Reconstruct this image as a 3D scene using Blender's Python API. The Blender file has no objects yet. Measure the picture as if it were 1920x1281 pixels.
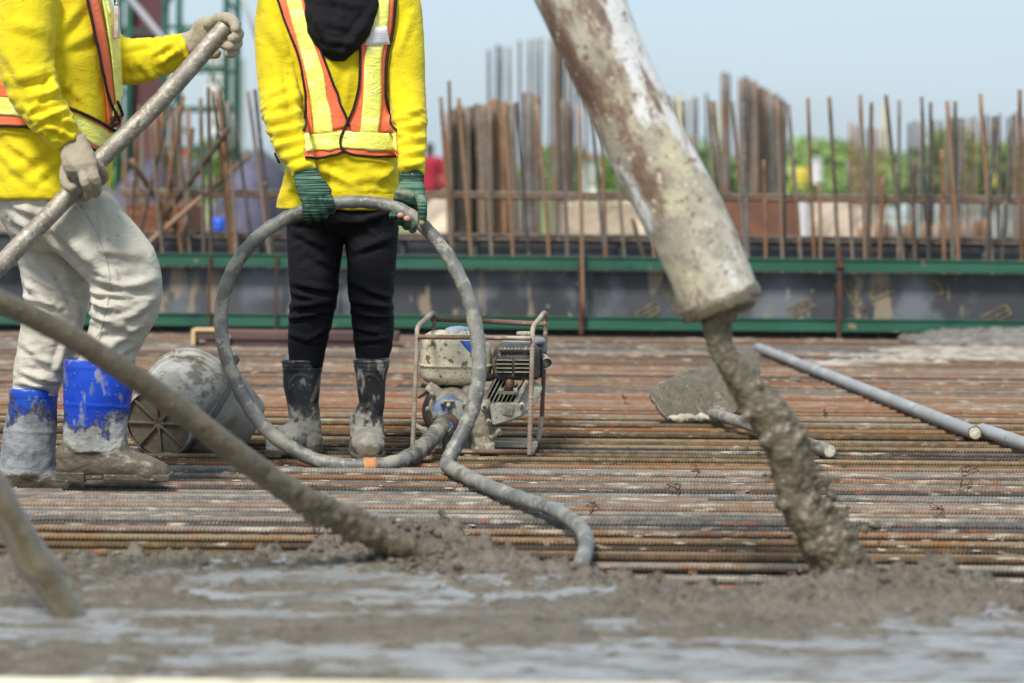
import bpy, bmesh, math, random
import numpy as np
from mathutils import Vector, Matrix, Quaternion, Euler
from mathutils.bvhtree import BVHTree
R = math.radians
random.seed(7)
sc = bpy.context.scene
col = sc.collection
# ------------------------------------------------------------------ camera
F, H0, ROLL, CX, CY = 4533.0, 0.84, 0.009, 960.0, 330.0      # focal (px of a 1920 wide picture), eye height, roll, principal point
cd = bpy.data.cameras.new('camera'); cam = bpy.data.objects.new('camera', cd); col.objects.link(cam)
cd.sensor_width = 36.0; cd.lens = F / 1920 * 36; cd.shift_y = -(640.5 - CY) / 1920
cd.clip_start = 0.05; cd.clip_end = 3000
cam.matrix_world = Matrix.Translation((0, 0, H0)) @ Matrix.Rotation(R(90), 4, 'X') @ Matrix.Rotation(ROLL, 4, 'Z')
cd.dof.use_dof = True; cd.dof.focus_distance = 6.95; cd.dof.aperture_fstop = 2.9
sc.camera = cam
# ------------------------------------------------------------------ sky and sun
SUN_EL, SUN_ROT = R(52), R(205)
w = bpy.data.worlds.new("World"); sc.world = w; w.use_nodes = True
nt = w.node_tree; bg = nt.nodes['Background']
sk = nt.nodes.new('ShaderNodeTexSky'); sk.sky_type = 'NISHITA'; sk.sun_disc = False
sk.sun_elevation = SUN_EL; sk.sun_rotation = SUN_ROT; sk.air_density = 1.0; sk.dust_density = 2.0; sk.ozone_density = 2.0
# a thin even overcast: the sky's own colour pulled towards a pale grey blue, with faint cloud bands
tc = nt.nodes.new('ShaderNodeTexCoord'); mp = nt.nodes.new('ShaderNodeMapping'); mp.inputs['Scale'].default_value = (1.5, 1.5, 9)
nz = nt.nodes.new('ShaderNodeTexNoise'); nz.inputs['Scale'].default_value = 2.2; nz.inputs['Detail'].default_value = 4
rp = nt.nodes.new('ShaderNodeMapRange'); rp.inputs[1].default_value = .35; rp.inputs[2].default_value = .7; rp.inputs[3].default_value = .62; rp.inputs[4].default_value = .9
mx = nt.nodes.new('ShaderNodeMix'); mx.data_type = 'RGBA'
nt.links.new(tc.outputs['Generated'], mp.inputs[0]); nt.links.new(mp.outputs[0], nz.inputs['Vector'])
nt.links.new(nz.outputs['Fac'], rp.inputs[0]); nt.links.new(rp.outputs[0], mx.inputs[0])
nt.links.new(sk.outputs[0], mx.inputs[6]); mx.inputs[7].default_value = (3.6, 4.45, 5.2, 1)
nt.links.new(mx.outputs[2], bg.inputs[0]); bg.inputs[1].default_value = 0.12
sd = bpy.data.lights.new('sun', 'SUN'); sun = bpy.data.objects.new('sun', sd); col.objects.link(sun)
sd.energy = 3.1; sd.angle = R(13); sd.color = (1, .95, .87)
_d = Vector((math.sin(SUN_ROT) * math.cos(SUN_EL), math.cos(SUN_ROT) * math.cos(SUN_EL), math.sin(SUN_EL)))
sun.rotation_euler = _d.to_track_quat('Z', 'Y').to_euler()
sc.view_settings.view_transform = 'Standard'; sc.view_settings.look = 'None'
sc.view_settings.exposure = 0.54; sc.view_settings.gamma = 1
sc.render.engine = 'CYCLES'
sc.cycles.max_bounces = 6; sc.cycles.transparent_max_bounces = 6

# ------------------------------------------------------------------ helpers
def P(px, py, Y):
    u, v = px - CX, py - CY
    a = u * math.cos(ROLL) + v * math.sin(ROLL); b = -u * math.sin(ROLL) + v * math.cos(ROLL)
    return Vector((a / F * Y, Y, H0 - b / F * Y))
def G(px, py, z=0.0):                                         # the point of the picture that lies on the level z
    u, v = px - CX, py - CY
    b = -u * math.sin(ROLL) + v * math.cos(ROLL)
    return P(px, py, (H0 - z) * F / b)
def toPix(V):                                                 # array of points -> picture coordinates
    a = V[:, 0] / V[:, 1] * F; b = (H0 - V[:, 2]) / V[:, 1] * F
    return np.stack([CX + a * math.cos(ROLL) - b * math.sin(ROLL), CY + a * math.sin(ROLL) + b * math.cos(ROLL)], 1)

_rs = np.random.RandomState(3); _perm = _rs.permutation(256); _perm = np.concatenate([_perm] * 3)
_grad = _rs.normal(size=(256, 3)); _grad /= np.linalg.norm(_grad, axis=1)[:, None]
def pnoise(p, seed=0):
    p = np.asarray(p, float) + seed * 17.31
    i = np.floor(p).astype(int); f = p - i; u = f * f * f * (f * (f * 6 - 15) + 10); i &= 255
    def g(dx, dy, dz):
        h = _perm[_perm[_perm[(i[:, 0] + dx) & 255] + ((i[:, 1] + dy) & 255)] + ((i[:, 2] + dz) & 255)]
        return (_grad[h] * (f - np.array([dx, dy, dz]))).sum(1)
    x, y, z = u.T
    a = g(0,0,0) * (1-x) + g(1,0,0) * x; b = g(0,1,0) * (1-x) + g(1,1,0) * x
    c = g(0,0,1) * (1-x) + g(1,0,1) * x; d = g(0,1,1) * (1-x) + g(1,1,1) * x
    return ((a * (1-y) + b * y) * (1-z) + (c * (1-y) + d * y) * z) * 1.6
def fbm(p, oct=4, seed=0, gain=.5):
    s = 0; a = 1.0
    for k in range(oct): s = s + a * pnoise(p * (2.03 ** k), seed + k * 5); a *= gain
    return s

def tag(o, label=None, cat=None, group=None, kind=None):
    if label: o['label'] = label
    if cat: o['category'] = cat
    if group: o['group'] = group
    if kind: o['kind'] = kind
    return o
def thing(name, label, cat, loc=(0,0,0), rot=(0,0,0), group=None):
    o = bpy.data.objects.new(name, None); col.objects.link(o); o.location = loc; o.rotation_euler = rot
    o.empty_display_size = .1
    return tag(o, label, cat, group)
def link(name, me, mat, parent=None, world=True, smooth=True):
    """world=True: the mesh is in world coordinates and is moved into the parent's frame"""
    if parent is not None and world:
        top = parent; off = Vector(top.location)
        while top.parent: top = top.parent; off = off + top.location
        me.transform(Matrix.Translation(-off))
        if parent.parent: pass
    if smooth: me.polygons.foreach_set('use_smooth', [True] * len(me.polygons))
    if mat is not None and not me.materials: me.materials.append(mat)
    o = bpy.data.objects.new(name, me); col.objects.link(o)
    if parent is not None: o.parent = parent
    return o
def mesh(V, Fc):
    me = bpy.data.meshes.new('m'); me.from_pydata([tuple(v) for v in V], [], [tuple(f) for f in Fc]); me.update(); return me
class MB:
    """collects shapes for one mesh"""
    def __init__(s): s.v = []; s.f = []
    def add(s, V, Fc):
        n = len(s.v); s.v += [tuple(v) for v in V]; s.f += [tuple(i + n for i in f) for f in Fc]; return s
    def box(s, c, d, rot=None, bev=0.0):
        bm = bmesh.new(); bmesh.ops.create_cube(bm, size=1)
        for v in bm.verts: v.co = Vector((v.co.x * d[0], v.co.y * d[1], v.co.z * d[2]))
        if bev: bmesh.ops.bevel(bm, geom=bm.edges[:], offset=bev, segments=2, profile=.6, affect='EDGES')
        M = Matrix.Translation(Vector(c)) @ (rot.to_matrix().to_4x4() if rot is not None else Matrix())
        bm.verts.index_update()
        s.add([M @ v.co for v in bm.verts], [[v.index for v in f.verts] for f in bm.faces]); bm.free(); return s
    def tube(s, pts, r, seg=12, cap=True, flat=None, round_end=False):
        pts = [Vector(p) for p in pts]; n = len(pts)
        rr = [r] * n if not hasattr(r, '__len__') else list(r)
        if round_end:
            a, b = (pts[0] - pts[1]).normalized(), (pts[-1] - pts[-2]).normalized()
            ra, rb = rr[0], rr[-1]; p0, p1 = pts[0], pts[-1]
            pre = [(p0 + a * ra * math.sin(t), ra * math.cos(t)) for t in (1.45, 1.1, .75, .38)]
            post = [(p1 + b * rb * math.sin(t), rb * math.cos(t)) for t in (.38, .75, 1.1, 1.45)]
            pts = [q[0] for q in pre] + pts + [q[0] for q in post]; rr = [q[1] for q in pre] + rr + [q[1] for q in post]; n = len(pts)
        T = [(pts[min(i+1, n-1)] - pts[max(i-1, 0)]).normalized() for i in range(n)]
        u = T[0].orthogonal().normalized(); V = []
        for i in range(n):
            if i: u = T[i-1].rotation_difference(T[i]) @ u
            u = (u - T[i] * u.dot(T[i])).normalized(); w_ = T[i].cross(u)
            for k in range(seg):
                a = 2 * math.pi * k / seg; V.append(pts[i] + (u * math.cos(a) + w_ * math.sin(a)) * rr[i])
        Fc = [[i*seg+k, i*seg+(k+1)%seg, (i+1)*seg+(k+1)%seg, (i+1)*seg+k] for i in range(n-1) for k in range(seg)]
        if cap: Fc += [list(range(seg))[::-1], [(n-1)*seg + k for k in range(seg)]]
        return s.add(V, Fc)
    def loft(s, secs, seg=28, sq=2.3, cap=True):
        """secs: (centre, half width along A, half width along B, A, B)"""
        V = []
        for c, a, b, A, B in secs:
            for k in range(seg):
                t = 2 * math.pi * k / seg; ct, st = math.cos(t), math.sin(t)
                x = math.copysign(abs(ct) ** (2/sq), ct) * a; y = math.copysign(abs(st) ** (2/sq), st) * b
                V.append(Vector(c) + Vector(A) * x + Vector(B) * y)
        n = len(secs)
        Fc = [[i*seg+k, i*seg+(k+1)%seg, (i+1)*seg+(k+1)%seg, (i+1)*seg+k] for i in range(n-1) for k in range(seg)]
        if cap: Fc += [list(range(seg))[::-1], [(n-1)*seg + k for k in range(seg)]]
        return s.add(V, Fc)
    def ball(s, c, r, seg=14):
        r = (r, r, r) if not hasattr(r, '__len__') else r
        V = []; n = seg // 2
        for i in range(1, n):
            for k in range(seg):
                a, b = math.pi * i / n, 2 * math.pi * k / seg
                V.append((c[0] + r[0]*math.sin(a)*math.cos(b), c[1] + r[1]*math.sin(a)*math.sin(b), c[2] + r[2]*math.cos(a)))
        m = len(V); V += [(c[0], c[1], c[2] + r[2]), (c[0], c[1], c[2] - r[2])]
        Fc = [[i*seg+k, (i+1)*seg+k, (i+1)*seg+(k+1)%seg, i*seg+(k+1)%seg] for i in range(n-2) for k in range(seg)]
        Fc += [[m, k, (k+1)%seg] for k in range(seg)] + [[m+1, (n-2)*seg+(k+1)%seg, (n-2)*seg+k] for k in range(seg)]
        return s.add(V, Fc)
    def prism(s, poly, a, b, f):
        """poly: 2D outline; f(x, y, t) places it, extruded from t=a to t=b"""
        n = len(poly)
        return s.add([f(x, y, a) for x, y in poly] + [f(x, y, b) for x, y in poly],
                     [list(range(n))[::-1], list(range(n, 2*n))] + [[i, (i+1) % n, n+(i+1) % n, n+i] for i in range(n)])
    def mesh(s): return mesh(s.v, s.f)
    def build(s, name, mat, parent=None, world=True, smooth=True, auto=None):
        me = s.mesh()
        o = link(name, me, mat, parent, world, smooth)
        if auto:
            for e, sh in edge_sharp(me, auto): e.use_edge_sharp = sh
        return o
def edge_sharp(me, ang):
    bm = bmesh.new(); bm.from_mesh(me); out = []
    for e in bm.edges:
        out.append((me.edges[e.index], len(e.link_faces) == 2 and e.calc_face_angle(0) > R(ang)))
    bm.free(); return out
def spline(pts, n=8):
    """Catmull-Rom through points of any dimension"""
    p = [np.array(q, float) for q in pts]; p = [2*p[0]-p[1]] + p + [2*p[-1]-p[-2]]; out = []
    for i in range(1, len(p) - 2):
        for k in range(n):
            t = k / n
            out.append(.5 * ((2*p[i]) + (-p[i-1]+p[i+1])*t + (2*p[i-1]-5*p[i]+4*p[i+1]-p[i+2])*t*t + (-p[i-1]+3*p[i]-3*p[i+1]+p[i+2])*t**3))
    out.append(p[-2]); return out
def remesh(mb, voxel=.006, smooth=6, fac=.5):
    """union of the overlapping closed shapes as one continuous surface"""
    me = mb.mesh() if isinstance(mb, MB) else mb
    o = bpy.data.objects.new('tmp', me); col.objects.link(o)
    m = o.modifiers.new('r', 'REMESH'); m.mode = 'VOXEL'; m.voxel_size = voxel
    if smooth:
        q = o.modifiers.new('s', 'SMOOTH'); q.factor = fac; q.iterations = smooth
    dg = bpy.context.evaluated_depsgraph_get(); out = bpy.data.meshes.new_from_object(o.evaluated_get(dg))
    bpy.data.objects.remove(o); bpy.data.meshes.remove(me)
    return out
def vn(me):
    n = len(me.vertices); V = np.empty(n*3); me.vertices.foreach_get('co', V); N = np.empty(n*3)
    me.vertex_normals.foreach_get('vector', N); return V.reshape(-1, 3), N.reshape(-1, 3)
def setv(me, V): me.vertices.foreach_set('co', V.ravel()); me.update()
def folds(me, lines=(), wr=(), noise=(.0015, 14)):
    """cloth folds: lines = (px,py,px,py,width,amp) ridges as seen on the near side; wr = (centre, radius, axis, wavelength, amp) crease bundles"""
    V, N = vn(me); d = np.zeros(len(V)); pix = toPix(V); face = np.clip(-N[:, 1] * 1.6, 0, 1)
    wob = fbm(V * 22, 2, 3)
    for L in lines:
        x0, y0, x1, y1, wd, am = L
        a = np.array([x0, y0], float); b = np.array([x1, y1], float); ab = b - a; Ln = np.linalg.norm(ab)
        t = np.clip(((pix - a) @ ab) / Ln**2, 0, 1); q = pix - a - t[:, None] * ab
        nrm = np.array([-ab[1], ab[0]]) / Ln
        s = q @ nrm + wob * wd * .45 + 3 * np.sin(t * 3.1) * wd / 8; e = np.linalg.norm(q, axis=1)
        taper = np.sin(np.clip(t, 0.06, .94) * math.pi) ** .6
        d += am * face * taper * (np.exp(-(e / wd)**2) - .55 * np.exp(-((e - 1.7*wd) / (wd*.8))**2) * (s > 0))
    for c, rad, ax, lam, am in wr:
        ax = Vector(ax).normalized(); c = np.array(c); A = np.array(ax)
        rel = V - c; wgt = np.exp(-(np.linalg.norm(rel, axis=1) / rad)**2)
        al = rel @ A; pe = rel - al[:, None] * A
        q = pe / (lam * 3.2) + (al / lam + .35 * fbm(V * 9, 2, 9))[:, None] * A
        n_ = pnoise(q, 4); d += wgt * am * (1 - 2.2 * np.abs(n_))
    d += noise[0] * fbm(V * noise[1], 3, 1)
    setv(me, V + N * d[:, None]); return me

# ------------------------------------------------------------------ materials
def S(r, g, b): return tuple(((c/255)/12.92 if c/255 <= .04045 else ((c/255+.055)/1.055)**2.4) for c in (r, g, b)) + (1,)
class Mat:
    def __init__(s, name, rough=.7, metal=0, spec=.5):
        s.m = bpy.data.materials.new(name); s.m.use_nodes = True; s.t = s.m.node_tree; s.b = s.t.nodes['Principled BSDF']
        s.b.inputs['Roughness'].default_value = rough; s.b.inputs['Metallic'].default_value = metal
        s.b.inputs['Specular IOR Level'].default_value = spec
        s.tc = s.n('ShaderNodeTexCoord'); s.vec = s.tc.outputs['Object']; s.c = None; s.last_bump = None; s.rgh = rough
    def n(s, k, **kw):
        q = s.t.nodes.new(k)
        for a, b in kw.items(): setattr(q, a, b)
        return q
    def l(s, a, b): s.t.links.new(a, b)
    def mapped(s, scale=(1,1,1), rot=(0,0,0), loc=(0,0,0)):
        q = s.n('ShaderNodeMapping'); q.inputs['Scale'].default_value = scale; q.inputs['Rotation'].default_value = rot; q.inputs['Location'].default_value = loc
        s.l(s.vec, q.inputs[0]); return q.outputs[0]
    def noise(s, scale, detail=3, stretch=(1,1,1), rot=(0,0,0), loc=(0,0,0), dist=0, rough=.55):
        q = s.n('ShaderNodeTexNoise'); q.inputs['Scale'].default_value = scale; q.inputs['Detail'].default_value = detail
        q.inputs['Distortion'].default_value = dist; q.inputs['Roughness'].default_value = rough
        s.l(s.mapped(stretch, rot, loc), q.inputs['Vector']); return q.outputs['Fac']
    def rng(s, v, a, b, c=0, d=1, smooth=True):
        q = s.n('ShaderNodeMapRange'); q.interpolation_type = 'SMOOTHSTEP' if smooth else 'LINEAR'
        s.l(v, q.inputs[0])
        for i, x in enumerate((a, b, c, d)): q.inputs[i+1].default_value = x
        return q.outputs[0]
    def math(s, op, a, b=None):
        q = s.n('ShaderNodeMath', operation=op)
        for i, x in enumerate((a, b)):
            if x is None: continue
            if isinstance(x, (int, float)): q.inputs[i].default_value = x
            else: s.l(x, q.inputs[i])
        return q.outputs[0]
    def axis(s, i, src=None):
        q = s.n('ShaderNodeSeparateXYZ'); s.l(src or s.vec, q.inputs[0]); return q.outputs[i]
    def ramp(s, v, stops):
        q = s.n('ShaderNodeValToRGB'); e = q.color_ramp.elements
        while len(e) < len(stops): e.new(.5)
        for k, (p, c) in zip(e, stops): k.position = p; k.color = c
        s.l(v, q.inputs[0]); return q.outputs[0]
    def base(s, c): s.c = c; return s
    def mix(s, fac, c):
        q = s.n('ShaderNodeMix', data_type='RGBA')
        if isinstance(fac, (int, float)): q.inputs[0].default_value = fac
        else: s.l(fac, q.inputs[0])
        for i, x in ((6, s.c), (7, c)):
            if isinstance(x, tuple): q.inputs[i].default_value = x
            else: s.l(x, q.inputs[i])
        s.c = q.outputs[2]; return s
    def rmix(s, fac, v):
        q = s.n('ShaderNodeMix', data_type='FLOAT'); s.l(fac, q.inputs[0])
        if isinstance(s.rgh, (int, float)): q.inputs[2].default_value = s.rgh
        else: s.l(s.rgh, q.inputs[2])
        q.inputs[3].default_value = v; s.rgh = q.outputs[0]; return s
    def bump(s, v, dist, strength=1):
        q = s.n('ShaderNodeBump'); q.inputs['Distance'].default_value = dist; q.inputs['Strength'].default_value = strength
        s.l(v, q.inputs['Height'])
        if s.last_bump: s.l(s.last_bump, q.inputs['Normal'])
        s.last_bump = q.outputs[0]; return s
    def done(s):
        if isinstance(s.c, tuple): s.b.inputs['Base Color'].default_value = s.c
        elif s.c is not None: s.l(s.c, s.b.inputs['Base Color'])
        if not isinstance(s.rgh, (int, float)): s.l(s.rgh, s.b.inputs['Roughness'])
        if s.last_bump: s.l(s.last_bump, s.b.inputs['Normal'])
        return s.m
def simple(name, c, c2=None, scale=8, rough=.7, metal=0, bump=0, bs=60, spots=(), stretch=(1,1,1)):
    m = Mat(name, rough, metal); f = m.noise(scale, 4, stretch)
    m.base(c)
    if c2: m.mix(m.rng(f, .35, .65), c2)
    for i, (cc, sc_, a, b) in enumerate(spots): m.mix(m.rng(m.noise(sc_, 4, loc=(i*3.3+1, 2, 5)), a, b), cc)
    if bump: m.bump(m.noise(bs, 4), bump)
    return m.done()
CONC, CONC2, CONC_DRY = (.128, .105, .072, 1), (.074, .060, .041, 1), (.46, .43, .37, 1)
def concrete_coat(m, mask):                                     # splashes of cement on anything
    m.mix(mask, CONC_DRY); return m
def rebar_material(name, stops, patch=.5):
    m = Mat(name, .72, .1)
    oi = m.n('ShaderNodeObjectInfo')
    tr = m.n('ShaderNodeVectorMath', operation='ADD'); cb = m.n('ShaderNodeCombineXYZ')
    r7 = m.math('MULTIPLY', oi.outputs['Random'], 57.0)
    for i in range(3): m.l(r7, cb.inputs[i])
    m.l(m.vec, tr.inputs[0]); m.l(cb.outputs[0], tr.inputs[1]); m.vec = tr.outputs[0]
    a = m.noise(1.3, 4, (1, 3, 3)); v = m.math('ADD', m.math('MULTIPLY', a, .9), m.math('MULTIPLY', m.math('SUBTRACT', oi.outputs['Random'], .5), .55))
    v = m.math('ADD', v, m.math('MULTIPLY', m.math('SUBTRACT', m.noise(38, 3), .5), .5))
    m.base(m.ramp(v, stops))
    m.mix(m.rng(m.noise(19, 4, (.8, 2, 2), loc=(4, 4, 4)), .60, .70, 0, .5), S(150, 86, 42))
    m.mix(m.rng(m.noise(23, 4, (.5, 2, 2), loc=(9, 1, 4)), .66 - .06*patch, .70, 0, .8), S(178, 168, 150))
    m.bump(m.noise(260, 3), .0006)
    return m.done()
# ------------------------------------------------------------------ ground under everything
m = Mat('site_earth', .95); m.base((.30, .235, .17, 1)).mix(m.rng(m.noise(.25, 5), .42, .6), (.16, .19, .07, 1)).mix(m.rng(m.noise(1.1, 5, loc=(3, 3, 0)), .55, .7), (.36, .33, .28, 1)); m.bump(m.noise(3, 5), .05)
EARTH = m.done()
mb = MB(); mb.add([(-1500, -20, -.30), (1500, -20, -.30), (1500, 2500, -.30), (-1500, 2500, -.30)], [(0, 1, 2, 3)])
tag(mb.build('ground', EARTH), kind='structure')
m = Mat('grass_field', .9); m.base((.12, .21, .035, 1)).mix(m.rng(m.noise(.15, 5), .4, .6), (.20, .27, .07, 1)).mix(m.rng(m.noise(.6, 5, loc=(5, 2, 0)), .58, .68), (.27, .23, .13, 1))
mb = MB(); mb.add([(-400, 48, -.29), (400, 48, -.29), (400, 420, -.28), (-400, 420, -.28)], [(0, 1, 2, 3)])
tag(mb.build('grass_field', m.done()), kind='structure')
m = Mat('pond_water', .18, 0, .8); m.base((.5, .5, .46, 1)); m.bump(m.noise(1.2, 3, (1, 3, 1)), .02)
a, b = G(1625, 440, -.28), G(1900, 440, -.28); c, d = G(1900, 377, -.28), G(1600, 377, -.28)
mb = MB(); out = spline([a, (a+b)/2 + Vector((0, -1.2, 0)), b, (b+c)/2 + Vector((2.5, 0, 0)), c, (c+d)/2 + Vector((0, 4, 0)), d, (a+d)/2 + Vector((-1.5, 0, 0)), a], 5)[:-1]
mb.add([(p[0], p[1], -.276) for p in out], [list(range(len(out)))])
tag(mb.build('pond', m.done()), kind='structure')
# slab deck under the bars
m = Mat('deck_dirt', .9); m.base((.055, .045, .036, 1)).mix(m.rng(m.noise(7, 5, (1, 1, 1)), .5, .62), (.16, .11, .075, 1)).mix(m.rng(m.noise(16, 5, loc=(7, 7, 0)), .6, .66), (.34, .32, .28, 1)); m.bump(m.noise(30, 5), .008)
mb = MB(); mb.box((0, 8.3, -.205), (12, 9.6, .15)); tag(mb.build('deck_slab', m.done(), smooth=False), kind='structure')

# ------------------------------------------------------------------ reinforcement mat
def rebar_mesh(L, r=.0080, pitch=.0098, seg=10, h=.0014, slant=.0034):
    n = int(L / pitch); V = []; prof = ((0, 0), (.42, 0), (.52, h), (.78, h), (.88, 0))
    for i in range(n):
        for o, dh in prof:
            for k in range(seg):
                a = 2*math.pi*k/seg; side = abs(math.cos(a)) ** 6 * h * .8
                rr = r + max(dh, side)
                V.append((-L/2 + (i+o)*pitch + slant*math.sin(a), rr*math.cos(a), rr*math.sin(a)))
    N = n * len(prof)
    Fc = [(i*seg+k, i*seg+(k+1)%seg, (i+1)*seg+(k+1)%seg, (i+1)*seg+k) for i in range(N-1) for k in range(seg)]
    Fc += [tuple(range(seg)), tuple((N-1)*seg+k for k in range(seg))[::-1]]
    me = mesh(V, Fc); me.polygons.foreach_set('use_smooth', [True]*len(me.polygons)); return me
GREY = rebar_material('rebar_mill_grey', [(.2, S(58, 53, 48)), (.42, S(97, 92, 86)), (.6, S(127, 120, 110)), (.8, S(121, 86, 56))], 2.2)
BROWN = rebar_material('rebar_rust_brown', [(.2, S(53, 41, 32)), (.42, S(90, 68, 51)), (.6, S(125, 104, 80)), (.8, S(128, 77, 42))], .5)
GOLD = rebar_material('rebar_ochre', [(.2, S(56, 43, 28)), (.42, S(97, 77, 47)), (.6, S(127, 112, 88)), (.8, S(123, 82, 39))], .7)
ORANGE = rebar_material('rebar_orange_rust', [(.2, S(78, 61, 48)), (.42, S(115, 90, 71)), (.6, S(137, 117, 100)), (.8, S(138, 84, 48))], 1.2)
bar_me = {}
for k, mt in (('g', GREY), ('b', BROWN), ('o', GOLD), ('r', ORANGE)):
    q = rebar_mesh(8.6); q.materials.append(mt); bar_me[k] = q
ZB = -.0094
zones = [(5.0, 5.75, 'bbobg', 'rusty brown ribbed rebar lying across the mat beside the fresh concrete', 'front bars of the rebar mat'),
         (5.75, 7.0, 'gggrgg', 'grey cement-splashed ribbed rebar lying across the mat in front of the boots', 'grey bars of the rebar mat'),
         (7.0, 8.6, 'oobog', 'ochre ribbed rebar lying across the mat around the engine', 'middle bars of the rebar mat'),
         (8.6, 13.3, 'rrgbrg', 'pale and orange rusted rebar lying across the mat before the black formwork', 'far bars of the rebar mat')]
rnd = random.Random(11)
def bar(kind, x, y, z, rz, label, group, sx=1, ry=0):
    o = bpy.data.objects.new('rebar', bar_me[kind]); col.objects.link(o)
    o.location = (x, y, z); o.rotation_euler = (rnd.uniform(-.8, .8), ry, rz); o.scale = (sx, 1, 1)
    return tag(o, label, 'rebar', group)
y = 4.75
while y < 13.25:
    zn = next((z for z in zones if z[0] <= y < z[1]), zones[0 if y < 5 else -1])
    x = rnd.uniform(-.25, .25) + .18; kd = rnd.choice(zn[2])
    bar(kd, x, y, ZB + rnd.uniform(-.003, .003), R(rnd.uniform(-.25, .25)), zn[3], zn[4])
    if rnd.random() < (.55 if 5.75 < y < 7.1 else .3):        # a lapped bar beside it, ending within the mat
        s = rnd.choice((-1, 1)); q = rnd.uniform(3.4, 5.4) if s > 0 else -rnd.uniform(3.6, 5.5)
        bar(rnd.choice(zn[2]), q, y + .020, ZB + rnd.uniform(-.002, .002), R(rnd.uniform(-.2, .2)), zn[3], zn[4])
    y += rnd.uniform(.062, .085) if 5.7 < y < 7.05 else (rnd.uniform(.115, .145) if y < 5.75 else rnd.uniform(.10, .125) if y < 9 else rnd.uniform(.085, .12))
y = 5.0
while y < 12.8:                                               # lower layer
    bar(rnd.choice('bobr'), rnd.uniform(-.2, .3), y, -.10, R(rnd.uniform(-.3, .3)), 'dark rebar of the lower layer, glimpsed between the upper bars', 'lower layer of the rebar mat'); y += rnd.uniform(.15, .21)
x = -2.9
while x < 3.2:
    bar(rnd.choice('bro'), x, 8.98, -.030, R(90 + rnd.uniform(-.3, .3)), 'rebar running away from the camera under the crosswise bars', 'lengthwise bars under the rebar mat'); x += rnd.uniform(.19, .22)
m = simple('tie_wire_rust', S(88, 56, 40), S(60, 50, 46), 40, .6, .5)
wire = []
for k in range(4):
    r2 = random.Random(k); pts = [(0, 0, -.006)]
    for j in range(9): pts.append((r2.uniform(-.028, .028), r2.uniform(-.012, .012), r2.uniform(0, .03)))
    mb = MB().tube(spline(pts, 4), .0011, 5); q = mb.mesh(); q.materials.append(m); wire.append(q)
for k in range(22):
    o = bpy.data.objects.new('tie_wire', wire[k % 4]); col.objects.link(o)
    yy = rnd.uniform(5.25, 9.5); o.location = (rnd.uniform(-.2, .22) * yy, yy, .003); o.rotation_euler = (0, 0, rnd.uniform(0, 6.3))
    tag(o, 'twisted rusty tie wire sticking up from the rebar mat', 'wire', 'tie wires on the rebar mat')
# pale dry cement crumbs caught on the bars
mb = MB()
ctrs = [(rnd.uniform(-.2, .2), rnd.uniform(5.3, 11.5)) for _ in range(34)]
for k in range(520):
    q_ = rnd.choice(ctrs); yy = q_[1] + rnd.gauss(0, .12); c = Vector((q_[0] * yy + rnd.gauss(0, .16), yy, -.004)); s = rnd.uniform(.15, .75)
    mb.ball(c, (.014*s*rnd.uniform(.6, 2.4), .008*s, .0035*s), 6)
tag(mb.build('cement_crumbs', simple('cement_crumb', S(190, 182, 166), S(150, 140, 120), 30, .9)), 'pale dry cement crumbs scattered on the rebar mat', 'cement crumbs', kind='stuff')
# dried cement lumps far right
mb = MB(); c = G(1905, 640, .0); mb.ball(c, (.62, .55, .06), 24); me = remesh(mb, .02, 3); V, N = vn(me); setv(me, V + N * (fbm(V*16, 4)*.022)[:, None])
tag(link('gravel_heap', me, simple('grey_heap', S(128, 124, 118), S(98, 92, 86), 12, .95, bump=.01, bs=60)), 'low grey heap of gravel at the far right edge of the mat', 'gravel heap')
mb = MB()
for px, py, wx, wy in ((1830, 662, .5, .16), (1740, 672, .5, .05), (1640, 682, .42, .03), (1890, 672, .3, .14), (1560, 688, .25, .02)):
    mb.ball(G(px, py, -.012), (wx, wy * 2.2, .022), 20)
me = remesh(mb, .012, 2); V, N = vn(me); setv(me, V + N * (fbm(V*14, 4)*.012)[:, None])
tag(link('dried_cement', me, simple('dried_cement', S(168, 160, 148), S(130, 120, 108), 9, .95, bump=.004)), 'pale dried cement spilled over the far right bars', 'dried cement', kind='stuff')

# ------------------------------------------------------------------ fresh concrete
def heightfield(x0, x1, y0, y1, step, fn):
    nx, ny = int((x1-x0)/step)+1, int((y1-y0)/step)+1
    X, Y = np.meshgrid(np.linspace(x0, x1, nx), np.linspace(y0, y1, ny)); P2 = np.stack([X.ravel(), Y.ravel(), np.zeros(X.size)], 1)
    P2[:, 2] = fn(P2); me = bpy.data.meshes.new('hf'); i = np.arange(nx*ny).reshape(ny, nx)
    Q = np.stack([i[:-1, :-1], i[:-1, 1:], i[1:, 1:], i[1:, :-1]], -1).reshape(-1, 4)
    me.vertices.add(nx*ny); me.vertices.foreach_set('co', P2.ravel()); me.loops.add(Q.size); me.loops.foreach_set('vertex_index', Q.ravel())
    me.polygons.add(len(Q)); me.polygons.foreach_set('loop_start', np.arange(0, Q.size, 4)); me.update(calc_edges=True); me.validate(); return me
edge_px = [(-60, 1000), (120, 1003), (300, 1005), (480, 998), (640, 985), (800, 975), (960, 1012), (1100, 1035), (1240, 1052), (1400, 1060), (1530, 1060), (1650, 1048), (1760, 1052), (1980, 1062)]
eg = np.array([list(G(a, b + 4, .042))[:2] for a, b in edge_px])
WATER = .0335
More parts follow.
